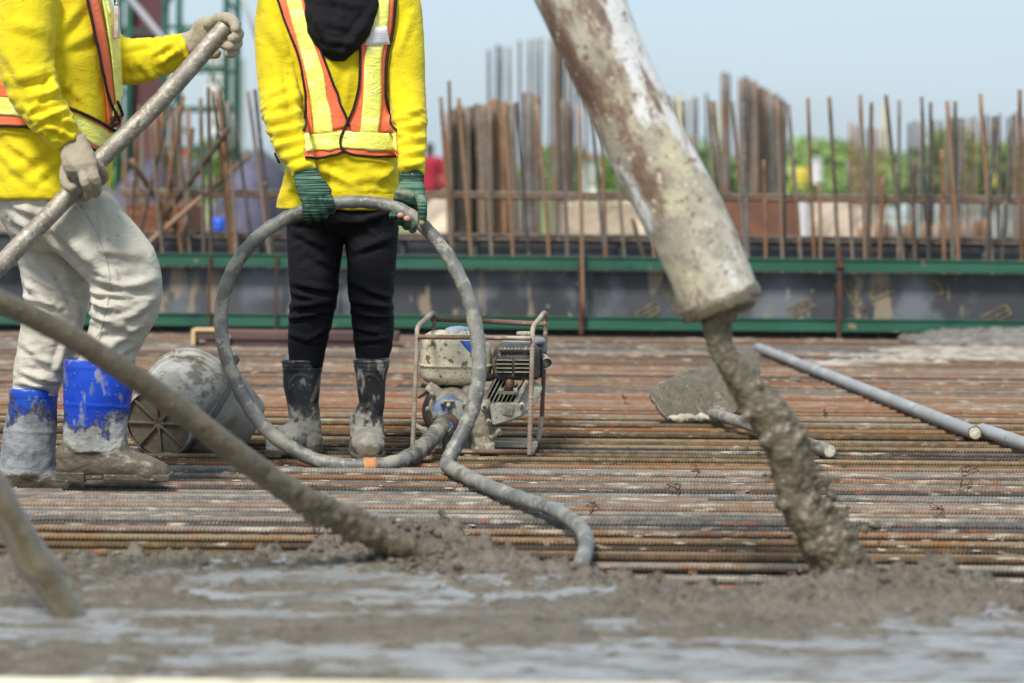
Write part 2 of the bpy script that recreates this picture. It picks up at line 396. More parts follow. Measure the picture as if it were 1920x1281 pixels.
def conc_h(p):
    q = p.copy(); q[:, 2] = 0
    ye = np.interp(p[:, 0], eg[:, 0], eg[:, 1]); n1 = fbm(q*3.0, 4, 2); n2 = fbm(q*13, 4, 7); n3 = fbm(q*42, 3, 11)
    t = np.clip((ye - p[:, 1] + .06*n1 + .05*n2) / .22, -0.4, 1); s = np.where(t > 0, np.sqrt(np.clip(t, 0, 1)), t * 1.6)
    rough = np.clip((p[:, 1] - ye + .75) / .55, 0, 1)           # lumpy near the pouring edge, screeded in front
    lump = np.abs(n2) * .020 + n3 * .010 + .004 * fbm(q*95, 2, 17)
    def mound(px, py, rx, ry, h):
        c = G(px, py, .03); return h * np.exp(-(((p[:, 0]-c.x)/rx)**2 + ((p[:, 1]-c.y)/ry)**2))
    md = mound(830, 1030, .13, .09, .035) + mound(740, 1022, .12, .07, .022) + mound(650, 1004, .09, .08, .025) + mound(980, 1055, .20, .12, .02) + mound(1600, 1125, .12, .10, .022) + mound(1820, 1085, .24, .14, .026) + mound(1480, 1150, .2, .2, .012)
    streak = fbm(q*np.array([1.6, 6.5, 1]), 3, 21)
    base = .033 + .015*streak*(1-rough*.5) + (.006+.004*rough)*n2 + (.0030+.0022*rough)*n3 + rough*(lump - .001) + md*(1 + .35*n2) + np.clip(md*18, 0, 1)*.006*n3
    base += .0011*fbm(q*60, 2, 31)
    return -.13 + (base + .13) * np.clip(s, -.2, 1)
me = heightfield(-1.75, 1.9, 3.66, 6.1, .0062, conc_h)
m = Mat('fresh_concrete', .62, 0, .55); z = m.axis(2)
m.base(CONC).mix(m.rng(m.noise(4, 5, (1, 2.5, 1)), .4, .62), (.155, .130, .094, 1)).mix(m.rng(m.noise(26, 6, loc=(2, 5, 1), rough=.7), .5, .62, 0, .9), CONC2).mix(m.rng(m.noise(60, 4, loc=(5, 5, 1)), .60, .68, 0, .7), (.20, .175, .135, 1))
m.mix(m.rng(m.noise(3.2, 4, (1, 2.5, 1), loc=(9, 4, 0)), .5, .68, 0, .55), (.175, .155, .125, 1))
m.rmix(m.rng(m.noise(5, 4, (1, 3, 1), loc=(2, 2, 2)), .42, .6), .38)
m.bump(m.noise(120, 5), .006); m.bump(m.noise(36, 5, rough=.7), .012)
CONCM = m.done()
tag(link('fresh_concrete', me, CONCM), kind='structure')
m = Mat('bleed_water', .09, 0, 1.0); m.b.inputs['IOR'].default_value = 1.7; m.base((.29, .295, .295, 1)).mix(m.rng(m.noise(13, 6, (1, 2, 1)), .44, .60, 0, .9), (.14, .118, .086, 1)); m.bump(m.noise(30, 6, (1, 2, 1)), .008)
m.rmix(m.rng(m.noise(6, 3, (1, 3, 1)), .4, .65), .3)
me = heightfield(-1.74, 1.89, 3.67, 5.2, .03, lambda p: np.where(np.interp(p[:, 0], eg[:, 0], eg[:, 1]) - .24 > p[:, 1], WATER, -.12)); tag(link('bleed_water', me, m.done()), kind='structure')
# pale edge board right before the camera
mb = MB(); a, b = G(-80, 1268, .075), G(2000, 1266, .075); mb.box(((a.x+b.x)/2, a.y-.03, .0), (2.4, .06, .15), bev=.004)
o = mb.build('edge_board', simple('pale_board', S(226, 218, 190), S(196, 184, 150), 5, .8, stretch=(.3, 3, 3), spots=((S(150, 140, 120), 6, .55, .65),))); tag(o, 'pale timber edge board along the bottom in front of the wet concrete', 'board')

# crumbs of concrete in the pouring zone
def clump(c, r, sd, seg=10):
    b = MB().ball((0, 0, 0), (r, r*.9, r*.75), seg); V = np.array(b.v); n = V / np.linalg.norm(V, axis=1)[:, None]
    V = V + n * (r * .7 * fbm(n * 1.7 + sd, 3, sd % 13))[:, None]; return [Vector(v) + Vector(c) for v in V], b.f
mb = MB(); r3 = random.Random(5)
for k in range(1500):
    px = r3.uniform(-30, 1950); py = np.interp(px, [a for a, b in edge_px], [b for a, b in edge_px]) + abs(r3.gauss(0, 34)) + 6
    g = G(px, py, .045); zz = float(conc_h(np.array([[g.x, g.y, 0]]))[0]); r_ = r3.uniform(.002, .009) * (1.5 if 560 < px < 1000 or px > 1650 else 1)
    V, Fc = clump((g.x, g.y, zz - r_*.35), r_, k, 8); mb.add(V, Fc)
for k in range(420):
    px = r3.gauss(740, 75); py = 1018 + (px - 740)*.22 + r3.gauss(6, 17); g = G(px, py, .05); zz = float(conc_h(np.array([[g.x, g.y, 0]]))[0]); r_ = r3.uniform(.003, .011)
    V, Fc = clump((g.x, g.y, zz + r_*r3.uniform(-.4, .5)), r_, k, 8); mb.add(V, Fc)
tag(mb.build('concrete_crumbs', CONCM), 'wet concrete crumbs along the pouring edge', 'concrete crumbs', kind='stuff')
# ------------------------------------------------------------------ formwork wall
WY = 12.75
PLY = Mat('film_plywood', .5); q = PLY
q.base((.040, .041, .046, 1)).mix(q.rng(q.noise(1.7, 5), .4, .65), (.075, .076, .085, 1))
q.mix(q.rng(q.noise(2.6, 6, (1, 1, .7), loc=(3, 8, 1)), .48, .64, 0, .85), (.17, .18, .20, 1))
q.mix(q.rng(q.noise(6, 5, (1.4, 1, .35), (0, .5, 0), (1, 3, 9)), .57, .63, 0, .8), (.30, .235, .16, 1))
q.mix(q.rng(q.noise(14, 3, (1, 1, 1), loc=(7, 3, 9)), .70, .73, 0, .8), (.45, .40, .32, 1)); PLY = q.done()
q = Mat('film_plywood_plain', .5); q.base((.05, .052, .06, 1)).mix(q.rng(q.noise(1.7, 5), .4, .65), (.085, .087, .10, 1)); PLY2 = q.done()
GREEN = simple('green_paint', (.016, .088, .052, 1), (.028, .12, .075, 1), 4, .55, spots=((S(140, 120, 90), 9, .66, .72), ((.01, .06, .04, 1), 3, .6, .7)), stretch=(.5, 3, 3))
STEEL_R = simple('rusty_steel', S(98, 62, 44), S(70, 56, 48), 14, .8, .2, bump=.001)
wall = thing('formwork_wall', 'low black plywood formwork wall with two green steel rails behind the rebar mat', 'formwork', (0, WY, 0))
xs = [-3.3, -2.1, -.9, .35, 1.72, 2.9, 3.9]
for i in range(len(xs)-1):
    mb = MB(); a, b = xs[i], xs[i+1]; mb.box(((a+b)/2, WY + .06, .19), (b-a-.006, .018, .30)); o = mb.build('plywood_panel', PLY, wall, smooth=False)
# stencilled marks on the panels (worn ochre print)
q = simple('worn_stencil', (.24, .19, .10, 1), (.12, .10, .07, 1), 30, .8)
def stencil(px, py, w, h, ang):
    c = P(px, py, WY + .045); mb = MB(); ca, sa = math.cos(ang), math.sin(ang)
    def pt(x, y): return (c.x + x*ca - y*sa, c.y, c.z + x*sa + y*ca)
    def ln(x0, y0, x1, y1, t=.008):
        d = Vector((x1-x0, y1-y0)); n = Vector((-d.y, d.x)).normalized() * t/2; V = []
        for yy in (0, .004):
            for s, e in ((1, 0), (-1, 0), (-1, 1), (1, 1)):
                p = pt(x0 + d.x*e + n.x*s, y0 + d.y*e + n.y*s); V.append((p[0], p[1] + yy, p[2]))
        mb.add(V, [(0,1,2,3), (7,6,5,4), (0,4,5,1), (1,5,6,2), (2,6,7,3), (3,7,4,0)])
    for s in (-1, 1): ln(-w/2, s*h/2, w/2, s*h/2); ln(s*w/2, -h/2, s*w/2, h/2)
    for k in range(5): ln(-w/2+.012+k*w/5, -h*.25, -w/2+.012+k*w/5+w*.08, h*.25, .007)
    ln(-w*.4, -h*.02, w*.4, h*.02, .006)
    tag(mb.build('stencil_mark', q, wall, smooth=False))
for a in ((1655, 545, .14, .055, .42), (1500, 578, .13, .05, .5), (1868, 592, .15, .055, .45), (1262, 560, .16, .045, -1.0), (1600, 555, .17, .04, -1.05), (1215, 585, .12, .05, .5), (1755, 535, .11, .03, -1.0)): stencil(*a)
# rails (rectangular tube with lips), joint at the right
def rail(x0, x1, z, hh=.058):
    mb = MB(); mb.box(((x0+x1)/2, WY, z), (x1-x0, .05, hh), bev=.006); mb.box(((x0+x1)/2, WY-.006, z+hh/2+.001), (x1-x0-.004, .056, .006), bev=.002); mb.box(((x0+x1)/2, WY-.006, z-hh/2-.001), (x1-x0-.004, .056, .006), bev=.002)
    return mb.build('green_rail', GREEN, wall, smooth=False)
for x0, x1 in ((-3.4, 1.725), (1.735, 3.9)):
    rail(x0, x1, .384); rail(x0, x1, .069)
def px2x(px): return P(px, 500, WY).x
for px in (520, 1090, 1572, 395):                             # flat steel ties crossing the wall
    x = px2x(px); mb = MB(); mb.box((x, WY - .042, .21 if px != 1572 else .24), (.022 if px > 1000 else .012, .012, .40 if px != 1572 else .5), bev=.002)
    if px > 1000: mb.box((x, WY - .05, .385), (.04, .02, .026), bev=.004)
    mb.build('steel_tie', STEEL_R, wall, smooth=False)
for k in range(46):                                           # short stubs under the lower rail
    x = -3.2 + k*.152; mb = MB(); mb.box((x + rnd.uniform(-.03, .03), WY + .01, -.02), (.014, .02, .10)); mb.build('wall_foot', STEEL_R, wall, smooth=False)
mb = MB(); mb.box((.3, WY + .12, -.02), (7.4, .02, .11)); mb.build('base_plank', PLY2, wall, smooth=False)
# ledge over the front wall and the higher wall behind it
w2 = thing('rear_formwork_wall', 'plain dark plywood upstand with thin ribs rising behind the upper green rail', 'formwork', (0, 13.35, 0))
mb = MB(); mb.box((.3, 13.35, .245), (7.8, .018, .50)); mb.build('plywood_panel', PLY2, w2, smooth=False)
mb = MB(); mb.box((.3, 13.345, .503), (7.8, .05, .014)); mb.build('top_strip', simple('grey_strip', S(96, 98, 104), S(70, 70, 74), 6, .6), w2, smooth=False)
for k in range(19):
    mb = MB(); mb.box((-3.4 + k*.40, 13.325, .25), (.026, .03, .49)); mb.build('rib', PLY2, w2, smooth=False)
# concrete kicker / ledge between the two walls
mb = MB(); mb.box((.3, 13.09, .14), (7.6, .44, .24)); tag(mb.build('concrete_kicker', simple('kicker', S(120, 112, 100), S(92, 84, 74), 5, .95), smooth=False), 'dull concrete kicker between the two plywood walls', 'kicker')

# ------------------------------------------------------------------ vertical starter bars
VB = rebar_material('rebar_upright', [(.25, S(80, 70, 60)), (.45, S(110, 96, 82)), (.6, S(122, 114, 104)), (.8, S(130, 96, 70))], .2)
VG = rebar_material('rebar_upright_grey', [(.25, S(70, 66, 62)), (.45, S(96, 92, 88)), (.6, S(120, 116, 110)), (.8, S(120, 84, 58))], .2)
VO = rebar_material('rebar_upright_orange', [(.25, S(100, 74, 54)), (.45, S(138, 102, 74)), (.6, S(136, 112, 90)), (.8, S(152, 100, 66))], .2)
def seg_bar(p0, p1, r, mt, label, group, bend=0.0, name='rebar_upright'):
    p0, p1 = Vector(p0), Vector(p1); d = p1 - p0; L = d.length
    pts = [(bend*math.sin(t*math.pi), 0, L*t) for t in [i/10 for i in range(11)]]
    mb = MB().tube(pts, r, 8); o = mb.build(name, mt, None)
    o.location = p0; o.rotation_euler = d.to_track_quat('Z', 'Y').to_euler(); return tag(o, label, 'rebar', group)
LB = ('brown starter bar standing in the row right behind the black formwork', 'starter bars behind the formwork')
# (top x, top y, bottom x, bottom y, material, bend)
bars = [(1252,180,1262,460,'g'),(1280,190,1283,460,'g'),(1331,188,1345,482,'b'),(1338,190,1360,470,'b'),(1373,190,1398,482,'g'),(1393,192,1402,470,'g'),
 (1458,186,1467,470,'b'),(1472,190,1471,488,'g'),(1478,196,1500,470,'g'),(1515,184,1527,488,'o'),(1555,182,1571,470,'b'),(1536,340,1538,450,'o'),
 (1613,178,1622,480,'b'),(1634,192,1628,488,'b'),(1661,178,1694,488,'b'),(1686,188,1684,470,'g'),(1728,182,1740,475,'g'),(1745,192,1744,488,'g'),
 (1776,190,1798,488,'o'),(1791,190,1786,470,'g'),(1803,224,1796,460,'g'),(1838,176,1860,490,'o'),(1866,218,1850,460,'g'),(1912,168,1916,488,'o'),(1900,216,1878,490,'g'),
 (826,182,846,452,'b'),(842,152,850,480,'b'),(860,184,884,480,'o'),(906,196,922,480,'b'),(946,190,962,480,'o'),(968,192,992,482,'g'),(1008,196,1030,482,'o'),
 (1054,186,1064,482,'b'),(1086,196,1094,600,'o'),(1110,222,1134,482,'g'),(1128,210,1136,480,'b'),
 (465,172,500,440,'b'),(478,168,512,480,'b'),(1186,410,1206,482,'b'),
 (376,184,382,440,'b'),(391,164,395,440,'b'),(400,170,432,470,'o'),(410,168,440,480,'o'),(426,190,444,480,'b'),(438,200,470,440,'g'),
 (318,200,262,440,'b'),(344,180,300,440,'o'),(300,200,340,470,'o'),(280,210,300,420,'b'),(362,240,346,440,'b'),(262,196,244,430,'o'),(330,196,352,430,'b'),
 (1150,240,1170,470,'b'),(1212,330,1226,470,'o'),(1300,250,1312,470,'b'),(1432,300,1436,470,'o'),(1590,300,1598,470,'b'),(1655,330,1650,470,'o'),(1712,300,1716,480,'b'),(1766,280,1770,480,'o')]
mm = {'b': VB, 'g': VG, 'o': VO}
for i, (x0, y0, x1, y1, k) in enumerate(bars):
    Y = 13.08 if y1 < 600 else WY - .06; dy = rnd.uniform(-.1, .08) if y1 < 600 else 0
    lab, grp = LB if i < 38 else ('rusty starter bar leaning in the tangle between the two workers', 'tangled bars between the workers')
    if y1 == 600: lab, grp = 'long rust brown bar standing in front of the formwork just right of the engine', None
    p1 = P(x1, y1, Y + dy); p0 = P(x0, y0, Y + dy); 
    if y1 < 600: p1 = p0 + (p1 - p0) * ((p0.z - .26) / (p0.z - p1.z))
    seg_bar(p1, p0, rnd.uniform(.0088, .0122), mm[k], lab, grp, rnd.uniform(-.015, .015))
for (x0, y0, x1, y1, k) in ((262, 470, 468, 292, 'o'), (246, 300, 330, 430, 'b'), (430, 240, 300, 420, 'b')):
    seg_bar(P(x0, y0, 12.95), P(x1, y1, 13.25), .015, mm[k], 'rusty bar lying diagonally across the tangle between the workers', 'diagonal bars between the workers')
for y0, y1, Y, k in ((357, 372, 13.2, 'b'), (364, 380, 13.24, 'o'), (436, 450, 13.27, 'b'), (444, 458, 13.15, 'b')):
    seg_bar(P(225, y0, Y), P(1990, y1, Y), .011, mm[k], 'thin bar tied level across the upright starter bars', 'level bars tied to the uprights', .01, 'rebar_tie_bar')
# ------------------------------------------------------------------ farther bar clusters
def cluster(n, xa, xb, ya, yb, ybot, Y, r, kinds, label, group, lean=0, seed=1, zb=-.3, jit=.6):
    r2 = random.Random(seed)
    for i in range(n):
        x = xa + (xb-xa) * (i + r2.uniform(.1, .9)) / n; t = (x - xa) / (xb - xa); yt = ya + (yb - ya) * t + r2.uniform(-6, 6)
        Yi = Y + r2.uniform(-jit, jit); p = P(x, yt, Yi); q = P(x + lean + r2.uniform(-3, 3), 500, Yi); q.z = zb
        seg_bar(q, p, r, mm[r2.choice(kinds)], label, group, r2.uniform(-.02, .02))
cluster(22, 838, 934, 208, 190, 0, 16.5, .024, 'bobbg', 'thick brown column bar in the dense bundle right of the centre worker', 'dense column bars right of the centre worker', 8, 2, jit=.2)
cluster(7, 942, 962, 196, 200, 0, 16.2, .024, 'ob', 'orange brown bar in the narrow bundle next to the dense bundle', 'narrow orange bundle', 10, 3, jit=.2)
cluster(8, 986, 1006, 178, 182, 0, 17.5, .026, 'g', 'grey brown bar in the narrow bundle behind the centre of the formwork', 'narrow grey bundle', 2, 4, jit=.2)
cluster(14, 908, 1110, 92, 60, 0, 32, .022, 'g', 'tall thin grey bar far behind, reaching high against the sky', 'tall far bars against the sky', 0, 5)
cluster(3, 1042, 1052, 55, 60, 0, 27, .045, 'g', 'tall dark grey bar standing just left of the slanting pipe', 'tall dark bars left of the pipe', 0, 6, jit=.2)
cluster(6, 1060, 1076, 190, 200, 0, 24, .02, 'gb', 'thin bar in the far cluster left of the slanting pipe', 'far cluster left of the pipe', 0, 16)
cluster(3, 1357, 1365, 140, 145, 0, 30, .04, 'g', 'pale grey bar standing tall behind the starter bars right of the pipe', 'pale tall bars right of the pipe', 0, 7, jit=.3)
cluster(20, 1388, 1470, 142, 190, 0, 24, .03, 'bgb', 'dark brown column bar in the tall cluster right of the pipe', 'dark tall cluster right of the pipe', 4, 8)
cluster(10, 1590, 1660, 230, 240, 0, 30, .014, 'og', 'thin far bar before the green bushes', 'thin far bars before the bushes', 2, 9)
cluster(24, 1700, 1930, 232, 214, 0, 21, .0145, 'bg', 'thin olive brown bar in the wide far cluster at the right edge', 'wide far cluster at the right edge', 0, 10)
cluster(9, 1212, 1330, 190, 180, 0, 28, .017, 'g', 'thin grey far bar seen just right of the slanting pipe', 'thin far bars right of the pipe', 0, 12)
cluster(8, 228, 360, 216, 200, 0, 18, .018, 'bo', 'brown bar in the farther tangle behind the left worker\'s pole', 'farther tangle behind the pole', 6, 13)
cluster(22, 1610, 1860, 425, 415, 0, 17.5, .02, 'bo', 'short rusty bar end poking up before the bright pond', 'short bar ends before the pond', 0, 14)
# rusted plates and earth banks beyond the wall
RUSTP = simple('rusted_plate', S(122, 82, 64), S(98, 68, 54), 2.5, .85, spots=((S(176, 136, 108), 1.6, .55, .7),))
EB = simple('earth_bank', S(182, 166, 146), S(150, 134, 116), 3, .95, spots=((S(206, 186, 160), 2, .55, .68),), bump=.02, bs=20)
def slab(name, px0, px1, pt, pb, Y, th, mt, label, cat, rot=0):
    a, b = P(px0, pt, Y), P(px1, pt, Y); z0 = P(px0, pb, Y).z; n = 14; r2 = random.Random(px0)
    top = [(a.x + (b.x-a.x)*i/n, a.z + r2.uniform(-.02, .02)) for i in range(n+1)]
    mb = MB(); mb.prism([(a.x, min(z0, -.25))] + [top[0]] + top[1:] + [(b.x, min(z0, -.25))], Y, Y + th, lambda x, y, t: (x, t, y))
    return tag(mb.build(name, mt, smooth=False), label, cat)
slab('rusted_plate', 1345, 1500, 378, 455, 19, 1.5, RUSTP, 'rust red steel shutter standing behind the wall right of the pipe', 'steel plate')
slab('rusted_plate', 1060, 1190, 382, 455, 20, 2, EB, 'pale stack of boards and rubble just left of the pipe beyond the wall', 'rubble stack')
slab('rust_pile', 236, 345, 385, 445, 17, 1.2, simple('rust_pile', S(124, 80, 54), S(88, 56, 40), 7, .9, stretch=(.4, 1, 5)), 'low stack of orange rusted steel behind the wall at left', 'steel stack')
def bank(name, px0, px1, pt, Y, dep, mt, label, cat, seed, zb=-.35, amp=.25):
    a, b = P(px0, pt, Y), P(px1, pt, Y); mb = MB(); mb.ball(((a.x+b.x)/2, Y, zb), ((b.x-a.x)/2, dep, a.z - zb), 32)
    me = mb.mesh(); V, N = vn(me); setv(me, V + N * (fbm(V * (3/dep), 3, seed) * amp)[:, None]); return tag(link(name, me, mt), label, cat)
DARK = simple('dark_gravel', S(100, 96, 116), S(72, 68, 82), 1.5, .95, bump=.03, bs=8)
bank('gravel_mound', 200, 372, 318, 26, 3, DARK, 'dark violet grey gravel mound behind the pole at left', 'mound', 1, amp=.12)
bank('gravel_mound', 408, 566, 292, 27, 3, DARK, 'dark violet grey gravel mound just left of the centre worker', 'mound', 2, amp=.12)
bank('earth_bank', 1480, 1680, 372, 32, 3, EB, 'tan earth bank left of the bright pond', 'earth bank', 3, amp=.15)
bank('earth_bank', 1130, 1400, 352, 38, 4, EB, 'tan earth bank behind the pipe', 'earth bank', 4, amp=.15)
bank('earth_bank', 770, 1010, 352, 36, 4, EB, 'tan earth bank right of the centre worker', 'earth bank', 5, amp=.15)
bank('earth_bank', -80, 130, 360, 34, 4, EB, 'tan earth bank behind the left worker', 'earth bank', 6, amp=.15)
# ------------------------------------------------------------------ left background: column, scaffold tower, building
MAROON = simple('maroon_paint', S(104, 64, 66), S(84, 52, 54), 1, .7)
cl = thing('steel_column', 'tall maroon steel column rising behind the left worker\'s arm', 'column', P(272, 500, 30) * 1)
cl.location.z = -.3; x0, x1 = P(246, 300, 30).x, P(298, 300, 30).x
mb = MB(); mb.box(((x0+x1)/2, 30, 2.2), (x1-x0, .06, 5.2)); mb.build('web', MAROON, cl, smooth=False)
for x in (x0, x1):
    mb = MB(); mb.box((x, 30, 2.2), (.05, .32, 5.2)); mb.build('flange', MAROON, cl, smooth=False)
mb = MB(); mb.box(((x0+x1)/2, 29.9, P(270, 62, 30).z), (.5, .4, .12)); mb.build('splice_plate', simple('splice', S(66, 60, 62)), cl, smooth=False)
sf = thing('scaffold_tower', 'green tubular scaffold tower behind the arm of the left worker', 'scaffold', (P(375, 300, 28).x, 28, -.3))
GR2 = simple('green_tube', (.02, .13, .085, 1), (.03, .10, .07, 1), 3, .5)
xa, xb = P(320, 300, 28).x, P(432, 300, 28).x
for x in (xa, xb):
    for Yq in (27.5, 28.6): MB().tube([(x, Yq, -.3), (x, Yq, 5.2)], .04, 8).build('standard', GR2, sf)
for i in range(11):
    z = .2 + i*.46
    for Yq in (27.5, 28.6): MB().tube([(xa, Yq, z), (xb, Yq, z)], .022, 6).build('ledger', GR2, sf)
for i in range(4):
    z = .3 + i*1.2; MB().tube([(xa, 27.45, z), (xb, 27.45, z + 1.15)], .018, 6).build('brace', GR2, sf); MB().tube([(xb, 28.65, z), (xa, 28.65, z + 1.15)], .018, 6).build('brace', GR2, sf)
sf2 = thing('scaffold_tower', 'narrow green scaffold tower immediately beside the chest of the left worker', 'scaffold', (P(226, 300, 26).x, 26, -.3))
for px in (222, 240):
    x = P(px, 300, 26).x; MB().tube([(x, 26, -.3), (x, 26, 5)], .04, 8).build('standard', GR2, sf2)
for i in range(9): MB().tube([(P(222, 300, 26).x, 26, .2+i*.5), (P(240, 300, 26).x, 26, .2+i*.5)], .02, 6).build('ledger', GR2, sf2)
MB().tube([P(240, -10, 25), P(300, 70, 25)], .035, 8)
o = MB().tube([P(236, -12, 25.5), P(318, 88, 24.6)], .035, 8).build('steel_strut', simple('grey_steel', S(150, 150, 154))); tag(o, 'grey slanting steel strut in front of the maroon column', 'strut')
o = MB().tube([P(450, -14, 20), P(500, 120, 20)], .02, 8).build('guy_rope', simple('rope', S(150, 158, 160))); tag(o, 'pale grey slanting rope between the two workers', 'rope')
# far white buildings
WH = simple('white_wall', (.80, .80, .77, 1), (.7, .7, .68, 1), .3, .8); WIN = simple('window_dark', (.10, .13, .15, 1), None, 1, .2); ROOF = simple('red_roof', S(186, 92, 70), S(150, 78, 60), 2, .8)
def house(px0, px1, pt, Y, dep, label, floors, cols, roof=None):
    a, b = P(px0, pt, Y), P(px1, pt, Y); h = a.z + .3; t = thing('far_building', label, 'building', ((a.x+b.x)/2, Y, -.3))
    MB().box(((a.x+b.x)/2, Y + dep/2, h/2 - .3), (b.x-a.x, dep, h)).build('wall', WH, t, smooth=False)
    W = b.x - a.x
    for i in range(floors):
        for j in range(cols):
            MB().box((a.x + W*(j+.5)/cols, Y - .02, -.3 + h*(i+.55)/floors), (W/cols*.5, .08, h/floors*.45)).build('window', WIN, t, smooth=False)
    if roof:
        MB().prism([(a.x - .3, h-.3+.003), (b.x + .3, h-.3+.003), ((a.x+b.x)/2, h + W*.22 - .3)], Y - .3, Y + dep + .3, lambda x, y, q: (x, q, y)).build('roof', ROOF, t, smooth=False)
    return t
house(388, 424, 96, 140, 10, 'tall slim white building far behind, left of the centre worker', 7, 3)
house(1285, 1306, 296, 120, 6, 'small white hut with red roof behind the bushes right of the pipe', 1, 1, True)
house(1094, 1124, 296, 120, 8, 'small white hut with red roof left of the pipe', 1, 2, True)
house(512, 532, 220, 150, 8, 'slim pale building just left of the centre worker', 4, 2)
# posts, signs
def post(px, pt, pb, Y, wpx, mt, label, cat, name='post'):
    a = P(px, pt, Y); r = wpx / F * Y / 2; z0 = P(px, pb, Y).z; mb = MB(); mb.tube([(a.x, Y, z0), (a.x, Y, (z0+a.z)/2), (a.x, Y, a.z)], [r, r*.97, r*.94], 14); mb.tube([(a.x, Y, a.z - r*.3), (a.x, Y, a.z + r*.15)], r*1.12, 14)
    return tag(mb.build(name, mt, auto=40), label, cat)
PW = simple('pale_post', S(206, 204, 204), S(180, 178, 180), 2, .7); PC = simple('cream_post', S(224, 210, 176), S(196, 180, 150), 2, .7)
post(1531, 296, 344, 50, 22, PW, 'grey white pillar left of the tall green bush', 'pillar', 'pillar')
post(1507, 372, 450, 18, 22, PW, 'short white pipe stub standing behind the wall beside the rust red shutter', 'pipe', 'pipe_stub')
post(1355, 200, 345, 90, 14, PC, 'pale tall post far behind, right of the pipe', 'post')
post(1660, 192, 345, 95, 10, PC, 'pale tall post right of the bright green bush', 'post')
post(1272, 178, 345, 100, 12, PC, 'faint cream post right beside the slanting pipe', 'post')
post(395, 330, 440, 20, 10, PC, 'cream short post between the workers', 'post')
YEL = simple('yellow_plastic', (.55, .44, .06, 1), None, 2, .6)
def drum(px, pt, pb, Y, wpx, mt, label, name='drum'):
    a, b = P(px, pt, Y), P(px, pb, Y); r = wpx / F * Y / 2; mb = MB(); h = a.z - b.z
    prof = [(0, .96), (.03, 1), (.3, 1), (.33, 1.05), (.36, 1), (.63, 1), (.66, 1.05), (.69, 1), (.97, 1), (1, .95)]
    mb.tube([(a.x, Y, b.z + h*t) for t, s in prof], [r*s for t, s in prof], 16); return tag(mb.build(name, mt, auto=50), label, 'drum')
drum(1500, 314, 350, 48, 34, YEL, 'yellow drum standing before the bushes right of the tall cluster')
drum(1868, 330, 350, 55, 10, YEL, 'small yellow drum far off near the right edge')
drum(411, 408, 436, 14.6, 24, simple('blue_plastic', (.02, .10, .6, 1), None, 3, .4), 'blue plastic drum behind the wall between the workers')
# distant people
def far_person(px, pfoot, ptop, Y, top, label, helm=None):
    a, b = P(px, ptop, Y), P(px, pfoot, Y); h = a.z - b.z; x = a.x; z = b.z; t = thing('person', label, 'person', (x, Y, z)); s = h / 1.7
    mb = MB(); q = lambda X, Z, dy=0: (x + X*s, Y + dy*s, z + Z*s)
    for sg in (-1, 1):
        mb.tube([q(.09*sg, .03), q(.10*sg, .5), q(.09*sg, .88)], [.05*s, .065*s, .085*s], 10, round_end=True)
        mb.tube([q(.10*sg, .03), q(.11*sg, .03, -.18)], .045*s, 8, round_end=True)
        mb.tube([q(.2*sg, 1.38), q(.27*sg, 1.1, .02), q(.24*sg, .83, -.12)], [.055*s, .045*s, .035*s], 8, round_end=True)
    mb.tube([q(0, .85), q(0, 1.1), q(0, 1.35), q(0, 1.45)], [.14*s, .14*s, .17*s, .08*s], 12, round_end=True); mb.tube([q(0, 1.4), q(0, 1.5)], .05*s, 8); mb.ball(q(0, 1.6), (.085*s, .1*s, .12*s))
    link('body', remesh(mb, .02*s, 3), simple('far_skin_trousers', S(70, 60, 62)), t)
    mb = MB(); mb.tube([q(0, .82), q(0, 1.1), q(0, 1.36), q(0, 1.44)], [.17*s, .165*s, .19*s, .1*s], 12)
    for sg in (-1, 1): mb.tube([q(.17*sg, 1.38), q(.27*sg, 1.1, .02), q(.25*sg, .9, -.1)], [.08*s, .065*s, .055*s], 8, round_end=True)
    link('shirt', remesh(mb, .02*s, 3), top, t)
    if helm: MB().ball(q(0, 1.66), (.13*s, .15*s, .11*s)).build('helmet', helm, t)
RED = simple('red_cloth', (.35, .02, .04, 1), None, 3, .9); PINK = simple('red_helmet', (.75, .05, .07, 1), None, 3, .5)
far_person(806, 440, 268, 38, RED, 'distant person in a dark red shirt just right of the centre worker')
far_person(352, 420, 282, 46, simple('grey_cloth', S(110, 104, 116)), 'distant person in grey with a red helmet behind the tangled bars', PINK)
